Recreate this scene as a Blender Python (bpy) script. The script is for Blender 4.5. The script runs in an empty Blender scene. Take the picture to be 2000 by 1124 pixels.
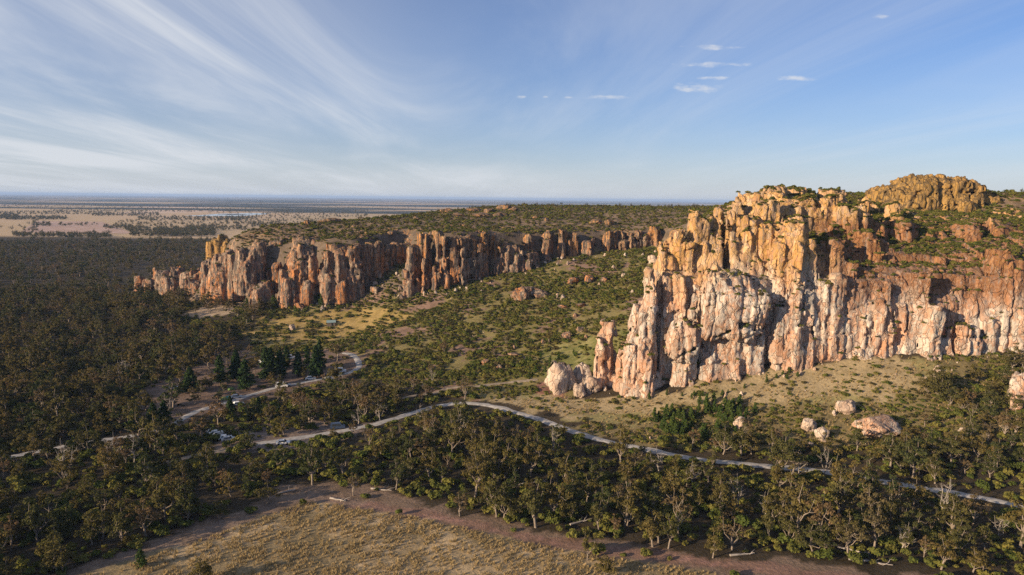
import bpy, math, random
import numpy as np

SC = bpy.context.scene
COL = SC.collection
rad = math.radians

# ------------------------------------------------------------------ camera
CAM_Z, F_PX, PITCH, ROLL = 80.0, 1351.0, rad(7.33), rad(0.62)
Fw = np.array([0.0, math.cos(PITCH), -math.sin(PITCH)])
R0 = np.array([1.0, 0.0, 0.0])
U0 = np.array([0.0, math.sin(PITCH), math.cos(PITCH)])
Rt = math.cos(ROLL) * R0 + math.sin(ROLL) * U0
Up = -math.sin(ROLL) * R0 + math.cos(ROLL) * U0
CAM = np.array([0.0, 0.0, CAM_Z])
cam_data = bpy.data.cameras.new('camera')
cam = bpy.data.objects.new('camera', cam_data)
COL.objects.link(cam)
cam_data.sensor_width = 36.0
cam_data.lens = 36.0 * F_PX / 2000.0
cam_data.clip_start = 1.0
cam_data.clip_end = 200000.0
from mathutils import Matrix
cam.matrix_world = Matrix(((Rt[0], Up[0], -Fw[0], CAM[0]), (Rt[1], Up[1], -Fw[1], CAM[1]),
                           (Rt[2], Up[2], -Fw[2], CAM[2]), (0, 0, 0, 1)))
SC.camera = cam

# ------------------------------------------------------------------ light
SUN_EL = rad(15.0)
SUN_AZ = rad(31.0)          # degrees behind the camera, measured from due left
to_sun = np.array([-math.cos(SUN_AZ) * math.cos(SUN_EL), -math.sin(SUN_AZ) * math.cos(SUN_EL), math.sin(SUN_EL)])
sd = bpy.data.lights.new('sun', 'SUN')
sd.energy = 5.0
sd.angle = rad(0.53)
sd.color = (1.0, 0.76, 0.49)
sun = bpy.data.objects.new('sun', sd)
COL.objects.link(sun)
from mathutils import Vector
sun.rotation_euler = Vector(to_sun).to_track_quat('Z', 'Y').to_euler()
sun.location = (-200, -150, 200)

SC.view_settings.view_transform = 'Standard'
SC.view_settings.look = 'None'
SC.view_settings.exposure = 0.82
SC.view_settings.gamma = 1.0
SC.cycles.max_bounces = 5
SC.cycles.diffuse_bounces = 2
SC.cycles.glossy_bounces = 1
SC.cycles.transmission_bounces = 2
SC.cycles.volume_bounces = 0
SC.cycles.use_denoising = False
SC.cycles.denoiser = 'OPENIMAGEDENOISE'
SC.cycles.denoising_input_passes = 'RGB_ALBEDO_NORMAL'

# ------------------------------------------------------------------ node helper
class NT:
    def __init__(self, tree):
        self.t = tree
        tree.nodes.clear()
    def n(self, typ, **kw):
        nd = self.t.nodes.new(typ)
        for k, v in kw.items():
            setattr(nd, k, v)
        return nd
    def l(self, a, b):
        self.t.links.new(a, b)
    def val(self, sock, v):
        if hasattr(v, 'is_output') or hasattr(v, 'links'):
            self.l(v, sock)
        else:
            sock.default_value = v
    def math(self, op, a, b=0.0, c=None, clamp=False):
        m = self.n('ShaderNodeMath', operation=op, use_clamp=clamp)
        self.val(m.inputs[0], a)
        self.val(m.inputs[1], b)
        if c is not None:
            self.val(m.inputs[2], c)
        return m.outputs[0]
    def ramp(self, f, a, b, lo=0.0, hi=1.0, smooth=True):
        m = self.n('ShaderNodeMapRange')
        if smooth:
            m.interpolation_type = 'SMOOTHSTEP'
        self.val(m.inputs[0], f)
        m.inputs[1].default_value = a
        m.inputs[2].default_value = b
        m.inputs[3].default_value = lo
        m.inputs[4].default_value = hi
        return m.outputs[0]
    def mix(self, f, a, b, blend='MIX'):
        m = self.n('ShaderNodeMix', data_type='RGBA', blend_type=blend)
        self.val(m.inputs[0], f)
        for s, v in ((m.inputs[6], a), (m.inputs[7], b)):
            if isinstance(v, tuple):
                s.default_value = (*v[:3], 1.0)
            else:
                self.l(v, s)
        return m.outputs[2]
    def noise(self, vec, scale, detail=3.0, rough=0.55, dist=0.0):
        m = self.n('ShaderNodeTexNoise')
        self.l(vec, m.inputs['Vector'])
        m.inputs['Scale'].default_value = scale
        m.inputs['Detail'].default_value = detail
        m.inputs['Roughness'].default_value = rough
        m.inputs['Distortion'].default_value = dist
        return m.outputs[0]
    def scale(self, vec, s):
        m = self.n('ShaderNodeVectorMath', operation='MULTIPLY')
        self.l(vec, m.inputs[0])
        m.inputs[1].default_value = s
        return m.outputs[0]

# ------------------------------------------------------------------ world: evening sky with cirrus
W = bpy.data.worlds.new('World')
SC.world = W
W.use_nodes = True
W.cycles.sampling_method = 'MANUAL'
W.cycles.sample_map_resolution = 256
nt = NT(W.node_tree)
out = nt.n('ShaderNodeOutputWorld')
bg = nt.n('ShaderNodeBackground')
bg.inputs[1].default_value = 0.052
nt.l(bg.outputs[0], out.inputs[0])
sky = nt.n('ShaderNodeTexSky', sky_type='NISHITA')
sky.sun_disc = False
sky.sun_elevation = SUN_EL
sky.sun_rotation = math.atan2(to_sun[0], to_sun[1])
sky.air_density = 1.0
sky.dust_density = 0.0
sky.ozone_density = 4.0
sky.altitude = 200
hs = nt.n('ShaderNodeHueSaturation')
hs.inputs['Saturation'].default_value = 1.08
nt.l(nt.mix(1.0, sky.outputs[0], (1.02, 1.06, 1.32), 'MULTIPLY'), hs.inputs['Color'])
tc = nt.n('ShaderNodeTexCoord')
sep = nt.n('ShaderNodeSeparateXYZ')
nt.l(tc.outputs['Generated'], sep.inputs[0])
dx, dy, dz = sep.outputs
zz = nt.math('MAXIMUM', dz, 0.004)
den = nt.math('ADD', zz, 0.05)
pxs = nt.math('DIVIDE', dx, den)            # position on the cloud layer
pys = nt.math('DIVIDE', dy, den)
# long streaks: rotate and stretch
def lin(a, b, ca, cb):
    return nt.math('ADD', nt.math('MULTIPLY', a, ca), nt.math('MULTIPLY', b, cb))
STREAK = rad(93.0)
su = lin(pxs, pys, math.cos(STREAK), math.sin(STREAK))      # along
sv = lin(pxs, pys, -math.sin(STREAK), math.cos(STREAK))     # across
cmb = nt.n('ShaderNodeCombineXYZ')
nt.l(nt.math('MULTIPLY', su, 0.13), cmb.inputs[0])
nt.l(nt.math('MULTIPLY', sv, 0.62), cmb.inputs[1])
cir1 = nt.noise(cmb.outputs[0], 1.0, 6.0, 0.62, 0.6)
cmb2 = nt.n('ShaderNodeCombineXYZ')
nt.l(nt.math('MULTIPLY', su, 0.09), cmb2.inputs[0])
nt.l(nt.math('MULTIPLY', sv, 0.17), cmb2.inputs[1])
cmb2.inputs[2].default_value = 3.7
cir2 = nt.noise(cmb2.outputs[0], 1.0, 4.0, 0.5, 0.3)
az = nt.math('DIVIDE', dx, nt.math('MAXIMUM', dy, 0.05))
left = nt.ramp(az, 0.16, -0.34)             # the veil lies to the north-west
streak = nt.math('MULTIPLY', nt.ramp(cir1, 0.36, 0.72), nt.ramp(cir2, 0.30, 0.56))
veil = nt.math('MULTIPLY', nt.ramp(cir2, 0.25, 0.66), 0.5)
cl = nt.math('ADD', streak, veil)
cl = nt.math('MULTIPLY', cl, nt.math('MULTIPLY_ADD', left, 0.62, 0.36))
cl = nt.math('MINIMUM', nt.math('MULTIPLY', cl, 0.74), 0.8)
hz_ = nt.math('POWER', 2.718, nt.math('MULTIPLY', zz, -13.0))
base_sky = nt.mix(nt.math('MULTIPLY', hz_, 0.9), hs.outputs[0], (6.3, 6.75, 7.5))
skycol = nt.mix(cl, base_sky, (8.1, 8.4, 8.9))
# small fair weather puffs
puff = None
for (ppx, ppy, pw, ph) in ((1360, 172, 62, 11), (1190, 191, 52, 5), (1019, 190, 12, 4), (1552, 153, 52, 6), (1392, 93, 66, 6),
                           (1400, 127, 90, 6), (1392, 153, 40, 5), (1722, 33, 22, 5), (1065, 190, 8, 3), (1110, 191, 14, 3)):
    d = Fw + Rt * (ppx - 1000) / F_PX + Up * (562 - ppy) / F_PX
    a0, e0 = d[0] / d[1], d[2] / d[1]
    el = nt.math('DIVIDE', dz, nt.math('MAXIMUM', dy, 0.05))
    ax = nt.math('MULTIPLY', nt.math('SUBTRACT', az, float(a0)), F_PX / pw)
    ex = nt.math('MULTIPLY', nt.math('SUBTRACT', el, float(e0)), F_PX / ph)
    q = nt.math('ADD', nt.math('MULTIPLY', ax, ax), nt.math('MULTIPLY', ex, ex))
    g = nt.math('SUBTRACT', 1.0, q)
    puff = g if puff is None else nt.math('MAXIMUM', puff, g)
cv = nt.n('ShaderNodeCombineXYZ')
nt.l(az, cv.inputs[0])
nt.l(nt.math('MULTIPLY', el, 3.0), cv.inputs[1])
pn = nt.noise(cv.outputs[0], 42.0, 5.0, 0.6)
pm = nt.math('ADD', puff, nt.math('MULTIPLY', nt.math('SUBTRACT', pn, 0.55), 3.4))
skycol = nt.mix(nt.math('MULTIPLY', nt.ramp(pm, 0.0, 1.8), 0.8), skycol, (8.6, 8.6, 8.7))
nt.l(skycol, bg.inputs[0])

# ------------------------------------------------------------------ numpy noise
_rng = np.random.default_rng(7)
_T = _rng.random((64, 64, 64)).astype(np.float32)
def vnoise(x, y, z=None):
    x = np.asarray(x, np.float32); y = np.asarray(y, np.float32)
    z = np.zeros_like(x) if z is None else np.asarray(z, np.float32)
    xi, yi, zi = np.floor(x).astype(np.int32), np.floor(y).astype(np.int32), np.floor(z).astype(np.int32)
    fx, fy, fz = x - xi, y - yi, z - zi
    fx = fx * fx * (3 - 2 * fx); fy = fy * fy * (3 - 2 * fy); fz = fz * fz * (3 - 2 * fz)
    x0, y0, z0 = xi & 63, yi & 63, zi & 63
    x1, y1, z1 = (xi + 1) & 63, (yi + 1) & 63, (zi + 1) & 63
    a = _T[x0, y0, z0] * (1 - fx) + _T[x1, y0, z0] * fx
    b = _T[x0, y1, z0] * (1 - fx) + _T[x1, y1, z0] * fx
    c = _T[x0, y0, z1] * (1 - fx) + _T[x1, y0, z1] * fx
    e = _T[x0, y1, z1] * (1 - fx) + _T[x1, y1, z1] * fx
    a = a * (1 - fy) + b * fy
    c = c * (1 - fy) + e * fy
    return (a * (1 - fz) + c * fz) * 2 - 1
def fbm(x, y, z=None, o=4):
    s, a, t = 0.0, 0.5, 1.0
    for i in range(o):
        s = s + a * vnoise(x * t + 17.3 * i, y * t + 5.1 * i, None if z is None else z * t + 9.7 * i)
        a *= 0.5; t *= 2.03
    return s
def smooth(a, b, x):
    t = np.clip((x - a) / (b - a), 0, 1)
    return t * t * (3 - 2 * t)

# ------------------------------------------------------------------ pixel <-> place
def ray(px, py):
    px = np.asarray(px, float); py = np.asarray(py, float)
    return Fw + ((px - 1000) / F_PX)[..., None] * Rt + ((562 - py) / F_PX)[..., None] * Up
def at(px, py, Y):
    d = ray(px, py)
    return CAM + d * (np.asarray(Y, float) / d[..., 1])[..., None]
def project(P):
    P = np.asarray(P, float) - CAM
    dep = P @ Fw
    dd = np.where(np.abs(dep) < 1e-3, 1e-3, dep)
    return 1000 + F_PX * (P @ Rt) / dd, 562 - F_PX * (P @ Up) / dd, dep
def in_poly(px, py, poly):
    px = np.asarray(px, float); py = np.asarray(py, float)
    r = np.zeros(px.shape, bool)
    n = len(poly)
    for i in range(n):
        x0, y0 = poly[i]; x1, y1 = poly[(i + 1) % n]
        if y0 == y1:
            continue
        c = ((y0 > py) != (y1 > py)) & (px < (x1 - x0) * (py - y0) / (y1 - y0) + x0)
        r ^= c
    return r
def seg_dist(x, y, pts):
    best = np.full(np.shape(x), 1e9)
    for (x0, y0), (x1, y1) in zip(pts[:-1], pts[1:]):
        ex, ey = x1 - x0, y1 - y0
        L = ex * ex + ey * ey + 1e-9
        t = np.clip(((x - x0) * ex + (y - y0) * ey) / L, 0, 1)
        best = np.minimum(best, np.hypot(x - x0 - t * ex, y - y0 - t * ey))
    return best

# ------------------------------------------------------------------ terrain heights
def tps(pts):
    pts = np.array(pts, float)
    X, z = pts[:, :2] / 100.0, pts[:, 2]
    n = len(X)
    def K(A, B):
        r2 = ((A[:, None, :] - B[None]) ** 2).sum(-1)
        return np.where(r2 > 1e-12, 0.5 * r2 * np.log(r2 + 1e-20), 0.0)
    M = np.zeros((n + 3, n + 3))
    M[:n, :n] = K(X, X) + np.eye(n) * 0.01
    M[:n, n] = 1; M[:n, n + 1:] = X
    M[n, :n] = 1; M[n + 1:, :n] = X.T
    w = np.linalg.solve(M, np.concatenate([z, np.zeros(3)]))
    def f(x, y):
        q = np.stack([np.ravel(x), np.ravel(y)], -1) / 100.0
        return (K(q, X) @ w[:n] + w[n] + q @ w[n + 1:]).reshape(np.shape(x))
    return f

LOW = [(-90, 140, 0), (0, 140, 0), (60, 140, 0), (120, 140, 0), (200, 140, 2), (-90, 200, 0), (0, 200, 0), (60, 200, 0), (130, 175, 0),
       (100, 212, 1.5), (140, 215, 4), (200, 205, 6), (55, 215, 0.5), (54, 247, 7), (78, 249, 11.5), (97, 251, 14.5), (116, 252, 17), (136, 253, 20.5),
       (155, 254, 21.5), (174, 254, 21.5), (200, 254, 24), (260, 252, 26), (75, 232, 4.5), (110, 232, 9), (150, 234, 12.5), (195, 232, 14),
       (19, 258, 4.5), (0, 255, 2.5), (40, 262, 7), (-33, 318, 6), (-90, 400, 5), (-85, 314, 2), (-60, 260, 0.5),
       (38, 330, 18), (30, 295, 11), (55, 300, 22), (60, 400, 29), (98, 460, 45), (15, 400, 23), (0, 448, 31), (-20, 425, 24), (-64, 422, 17.5), (-40, 370, 11),
       (-125, 432, 10.5), (-179, 455, 6.5), (-100, 440, 14), (-85, 452, 27), (-73, 464, 36), (-80, 438, 20), (-230, 480, 4), (-297, 540, 3), (-350, 480, 0), (-350, 380, 0), (-200, 400, 1.5), (-200, 300, 0),
       (-350, 250, 0), (-200, 200, 0), (-200, 140, 0), (-400, 140, 0), (-400, 600, 0), (-300, 650, 0), (72, 476, 43), (34, 462, 39), (106, 486, 47),
       (120, 300, 35), (200, 300, 40), (-100, 520, 20), (0, 520, 40), (100, 560, 50), (200, 420, 50), (320, 240, 20), (350, 140, 5), (350, 330, 40)]
HIGH = [(-64, 436, 56), (-30, 445, 58), (0, 462, 57), (34, 478, 57), (72, 494, 58), (106, 505, 59), (-98, 455, 52), (-122, 452, 50), (-175, 472, 45), (-150, 475, 50),
        (-40, 560, 63), (0, 700, 71.5), (100, 700, 72.5), (200, 700, 73), (-130, 600, 60), (-170, 540, 57.5), (-190, 500, 55), (-208, 498, 45), (-235, 520, 34), (-258, 540, 22), (-240, 600, 30),
        (40, 600, 67), (110, 600, 69), (-80, 500, 58), (60, 530, 61),
        (62, 285, 60), (75, 292, 66), (90, 305, 74), (105, 320, 80), (100, 350, 68), (130, 330, 83), (140, 300, 73), (155, 320, 76), (150, 285, 63), (175, 288, 60.5), (195, 288, 60),
        (175, 320, 72), (200, 320, 72), (190, 338, 75.5), (215, 338, 76), (165, 338, 78), (190, 360, 82), (236, 352, 84), (200, 290, 61), (250, 300, 66), (260, 350, 84), (115, 290, 70), (100, 285, 69), (85, 282, 65), (130, 280, 62),
        (120, 262, 54), (75, 265, 54), (160, 265, 53), (200, 268, 54), (230, 268, 54),
        (120, 380, 75), (160, 420, 79), (240, 420, 80), (120, 460, 66), (160, 560, 72), (260, 560, 76), (320, 400, 78), (330, 280, 60), (400, 330, 60), (400, 500, 70)]
zlow, zhigh = tps(LOW), tps(HIGH)
PLATEAU = [(-176, 462), (-150, 458), (-122, 443), (-99, 450), (-89, 464), (-76, 478), (-68, 474), (-66, 436), (-32, 439), (0, 458), (34, 473), (72, 488), (104, 492), (106, 440), (92, 350), (76, 305), (62, 278), (60, 264),
           (78, 264), (116, 266), (136, 266), (174, 268), (200, 268), (260, 266), (340, 262), (460, 300), (700, 500), (700, 900), (-100, 900), (-200, 760), (-250, 640), (-262, 545), (-232, 490)]
def plateau_sd(x, y):
    d = seg_dist(x, y, PLATEAU + PLATEAU[:1])
    return np.where(in_poly(x, y, PLATEAU), d, -d)
def height_raw(x, y):
    x = np.asarray(x, float); y = np.asarray(y, float)
    near = (np.abs(x) < 800) & (y < 1200) & (y > 40)
    z = np.zeros(x.shape)
    xs, ys = x[near], y[near]
    lo = zlow(xs, ys)
    fade = smooth(-420, -320, xs) * smooth(60, 130, ys) * (1 - smooth(640, 800, ys)) * (1 - smooth(420, 700, xs))
    lo = np.maximum(lo, -1.0) * fade
    hi = zhigh(xs, ys)
    hi = np.clip(hi, 0, 96) * (1 - smooth(720, 1150, ys)) * (1 - smooth(500, 760, xs)) * smooth(-340, -250, xs)
    s = plateau_sd(xs, ys)
    m = np.clip((s - 0.5) / (8.5 + 16 * (1 - smooth(-215, -178, xs))), 0, 1)
    m = m * m * (3 - 2 * m)
    z[near] = lo * (1 - m) + np.maximum(hi, lo) * m
    rough = 0.9 * fbm(xs / 14, ys / 14, o=4) + 0.9 * fbm(xs / 60 + 9, ys / 60, o=3) * smooth(1, 12, z[near])
    z[near] += rough * smooth(-0.5, 8, z[near]) + 0.25 * fbm(xs / 8, ys / 8, o=2)
    return z
def grow(v0, s0, stages):
    """coordinates onward from v0: stages of (growth per step, limit)"""
    r, v, s = [], v0, s0
    for g, lim in stages:
        while v < lim:
            s *= g; v += s; r.append(v)
    return r
GX = np.array([-v for v in grow(190, 1.4, [(1.015, 420), (1.06, 46000)])][::-1] + list(np.arange(-190, 205, 1.4)) + grow(203.8, 1.4, [(1.02, 330), (1.07, 46000)]))
GY = np.array([-1500, -300, 0, 60, 90, 105, 113] + list(np.arange(118, 262, 1.25)) + grow(261, 1.25, [(1.012, 520), (1.045, 50000)]))
gx, gy = np.meshgrid(GX, GY, indexing='ij')
GZ = height_raw(gx, gy)
def height(x, y):
    x = np.asarray(x, float); y = np.asarray(y, float)
    i = np.clip(np.searchsorted(GX, x) - 1, 0, len(GX) - 2)
    j = np.clip(np.searchsorted(GY, y) - 1, 0, len(GY) - 2)
    u = np.clip((x - GX[i]) / (GX[i + 1] - GX[i]), 0, 1); v = np.clip((y - GY[j]) / (GY[j + 1] - GY[j]), 0, 1)
    return (GZ[i, j] * (1 - u) + GZ[i + 1, j] * u) * (1 - v) + (GZ[i, j + 1] * (1 - u) + GZ[i + 1, j + 1] * u) * v
_Ys = np.concatenate([np.arange(90, 700, 1.0), np.geomspace(700, 48000, 500)])
def ground(px, py):
    """first point of the terrain along the line of sight"""
    d = ray(np.atleast_1d(px), np.atleast_1d(py))
    res = np.zeros((len(d), 3))
    for k, v in enumerate(d):
        P = CAM + np.outer(_Ys / v[1], v)
        below = P[:, 2] <= height(P[:, 0], P[:, 1])
        i = int(np.argmax(below)) if below.any() else len(_Ys) - 1
        i = max(i, 1)
        a, b = P[i - 1], P[i]
        for _ in range(12):
            m = (a + b) / 2
            if m[2] <= height(m[0], m[1]): b = m
            else: a = m
        res[k] = (b[0], b[1], float(height(b[0], b[1])))
    return res

# ------------------------------------------------------------------ mesh helpers
def mk_mesh(name, verts, faces, mat=None, smooth_=False):
    verts = np.asarray(verts, np.float32); faces = np.asarray(faces, np.int32)
    me = bpy.data.meshes.new(name)
    me.vertices.add(len(verts)); me.vertices.foreach_set('co', verts.ravel())
    k = faces.shape[1]
    me.loops.add(faces.size); me.loops.foreach_set('vertex_index', faces.ravel())
    me.polygons.add(len(faces)); me.polygons.foreach_set('loop_start', np.arange(0, faces.size, k, dtype=np.int32))
    if smooth_:
        me.polygons.foreach_set('use_smooth', np.ones(len(faces), bool))
    me.update(calc_edges=True)
    if mat is not None:
        me.materials.append(mat)
    return me
def mk_obj(name, me, parent=None, loc=None):
    o = bpy.data.objects.new(name, me)
    COL.objects.link(o)
    if parent is not None: o.parent = parent
    if loc is not None: o.location = [float(v) for v in loc]
    return o
def tag(o, label=None, cat=None, group=None, kind=None):
    if label: o['label'] = label
    if cat: o['category'] = cat
    if group: o['group'] = group
    if kind: o['kind'] = kind
    return o
class MB:
    """collects quads and triangles (as quads with a repeated corner avoided) into one mesh"""
    def __init__(self):
        self.v, self.f = [], []
    def add(self, v, f):
        b = len(self.v)
        self.v += [tuple(map(float, p)) for p in v]
        self.f += [tuple(i + b for i in q) for q in f]
    def box(self, c, s, taper=1.0):
        x, y, z = c; a, b, h = s[0] / 2, s[1] / 2, s[2] / 2
        t = taper
        self.add([(x - a, y - b, z - h), (x + a, y - b, z - h), (x + a, y + b, z - h), (x - a, y + b, z - h),
                  (x - a * t, y - b * t, z + h), (x + a * t, y - b * t, z + h), (x + a * t, y + b * t, z + h), (x - a * t, y + b * t, z + h)],
                 [(3, 2, 1, 0), (4, 5, 6, 7), (0, 1, 5, 4), (1, 2, 6, 5), (2, 3, 7, 6), (3, 0, 4, 7)])
    def tube(self, pts, rs, n=5, cap=False):
        pts = [np.array(p, float) for p in pts]
        rings = []
        for i, p in enumerate(pts):
            t = pts[min(i + 1, len(pts) - 1)] - pts[max(i - 1, 0)]
            t /= np.linalg.norm(t) + 1e-9
            a = np.cross(t, (0.3, 0.9, 0.1)); a /= np.linalg.norm(a) + 1e-9
            b = np.cross(t, a)
            rings.append([p + rs[i] * (math.cos(2 * math.pi * k / n) * a + math.sin(2 * math.pi * k / n) * b) for k in range(n)])
        v = [q for r in rings for q in r]
        f = []
        for i in range(len(pts) - 1):
            for k in range(n):
                f.append((i * n + k, i * n + (k + 1) % n, (i + 1) * n + (k + 1) % n, (i + 1) * n + k))
        self.add(v, f)
        if cap:
            self.add(rings[-1], [tuple(range(n))])
            self.add(rings[0], [tuple(range(n))[::-1]])
    def mesh(self, name, mat, smooth_=False):
        me = bpy.data.meshes.new(name)
        me.from_pydata(self.v, [], self.f)
        if smooth_:
            me.polygons.foreach_set('use_smooth', np.ones(len(me.polygons), bool))
        me.materials.append(mat)
        me.update()
        return me

def new_mat(name):
    m = bpy.data.materials.new(name)
    m.use_nodes = True
    return m, NT(m.node_tree)
def plain(name, col, rough=0.8, spec=0.3, noise_amp=0.25, scale=3.0, metal=0.0):
    m, t = new_mat(name)
    o = t.n('ShaderNodeOutputMaterial'); p = t.n('ShaderNodeBsdfPrincipled')
    g = t.n('ShaderNodeTexCoord')
    nz = t.noise(g.outputs['Object'], scale, 3.0)
    k = t.ramp(nz, 0.3, 0.7, 1 - noise_amp, 1 + noise_amp * 0.5, smooth=False)
    c = t.n('ShaderNodeVectorMath', operation='SCALE')
    c.inputs[0].default_value = col
    t.l(k, c.inputs['Scale'])
    t.l(c.outputs[0], p.inputs['Base Color'])
    p.inputs['Roughness'].default_value = rough
    p.inputs['Specular IOR Level'].default_value = spec
    p.inputs['Metallic'].default_value = metal
    t.l(p.outputs[0], o.inputs[0])
    return m

# ------------------------------------------------------------------ ways across the land (traced points, then real places)
def way(pix):
    return ground([p[0] for p in pix], [p[1] for p in pix])
def densify(P, step=1.5):
    P = np.asarray(P)[:, :2]
    Q = []
    for k in range(len(P) - 1):
        p0 = P[max(k - 1, 0)]; p1 = P[k]; p2 = P[k + 1]; p3 = P[min(k + 2, len(P) - 1)]
        n = max(2, int(np.hypot(*(p2 - p1)) / step))
        for t in np.arange(n) / n:
            Q.append(0.5 * (2 * p1 + (p2 - p0) * t + (2 * p0 - 5 * p1 + 4 * p2 - p3) * t * t + (3 * p1 - p0 - 3 * p2 + p3) * t ** 3))
    Q.append(P[-1])
    return np.array(Q)
ROAD_PIX = [(2400, 1070), (2200, 1028), (2000, 990), (1900, 970), (1800, 953), (1700, 937), (1640, 926), (1560, 916), (1450, 907), (1360, 897), (1280, 882), (1200, 866),
            (1130, 847), (1060, 822), (1000, 804), (950, 792), (900, 788), (850, 795), (800, 809), (740, 827), (690, 838), (630, 848), (570, 858), (500, 868)]
CAMP_PIX = [(-80, 915), (60, 885), (165, 865), (290, 846), (340, 828), (380, 806), (430, 790), (490, 772), (540, 757), (600, 746), (645, 737), (685, 727), (702, 714), (690, 695), (668, 690)]
PATH_PIX = [(775, 781), (810, 773), (850, 768), (880, 758), (930, 755), (990, 748), (1050, 742)]
SPUR_PIX = [(285, 914), (340, 900), (400, 887), (470, 872)]
RED_PIX = [(640, 973), (690, 981), (760, 994), (830, 1006), (900, 1020), (1000, 1045), (1100, 1062), (1180, 1074), (1250, 1082), (1330, 1092), (1420, 1104), (1560, 1118), (1750, 1140)]
TRK_PIX = [(100, 1135), (200, 1102), (300, 1068), (400, 1036), (500, 1000), (560, 981), (605, 970), (640, 972), (690, 981)]
ROAD, CAMP, PATH, SPUR, RED, TRK = [densify(way(p)) for p in (ROAD_PIX, CAMP_PIX, PATH_PIX, SPUR_PIX, RED_PIX, TRK_PIX)]

MEADOW = [(60, 1150), (200, 1118), (300, 1085), (430, 1042), (520, 1008), (600, 982), (660, 986), (760, 1003), (900, 1028), (1000, 1053), (1100, 1075), (1250, 1100), (1400, 1122), (1500, 1180), (1500, 1500), (-600, 1500)]
BARE = [(100, 1140), (200, 1095), (300, 1058), (400, 1015), (470, 985), (560, 950), (640, 940), (760, 962), (860, 985), (960, 1010), (1060, 1035), (1180, 1052), (1300, 1068), (1400, 1085), (1560, 1098), (1700, 1110), (1900, 1135), (1900, 1500), (-600, 1500)]
GOLD = [(470, 655), (500, 628), (560, 618), (650, 606), (770, 603), (800, 622), (760, 640), (700, 652), (640, 662), (560, 668)]
SAND = [(355, 614), (380, 603), (430, 596), (470, 598), (455, 610), (410, 622), (365, 622)]
CAMPG = [(270, 765), (330, 745), (430, 690), (520, 690), (640, 690), (720, 692), (712, 722), (660, 745), (560, 765), (440, 800), (340, 835), (290, 830)]
CARPARK = [(395, 870), (420, 845), (470, 838), (560, 820), (640, 830), (700, 828), (690, 850), (620, 862), (560, 880), (470, 880)]
FOOT = [(975, 780), (1060, 768), (1160, 780), (1280, 770), (1420, 742), (1500, 728), (1560, 720), (1700, 692), (1850, 705), (1850, 740), (1700, 790), (1500, 790), (1320, 790), (1280, 815), (1230, 830), (1150, 828), (1080, 805), (1000, 795)]
LUSH = [(1050, 690), (1110, 668), (1215, 640), (1240, 690), (1190, 720), (1120, 730), (1050, 730)]
PINKS = [(1062, 745), (1100, 742), (1075, 772), (1040, 768)]
MIDSLOPE = [(560, 600), (640, 578), (705, 560), (760, 520), (800, 500), (800, 560), (900, 535), (1000, 515), (1100, 472), (1300, 440), (1300, 600), (1230, 690), (1150, 770), (1060, 770), (980, 785), (850, 770), (700, 740), (640, 690), (500, 690), (470, 640)]
RSLOPE = [(1130, 834), (1230, 830), (1290, 790), (1480, 725), (1850, 695), (2100, 690), (2500, 700), (2500, 950), (2000, 850), (1700, 880), (1280, 872), (1150, 846)]

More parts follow.
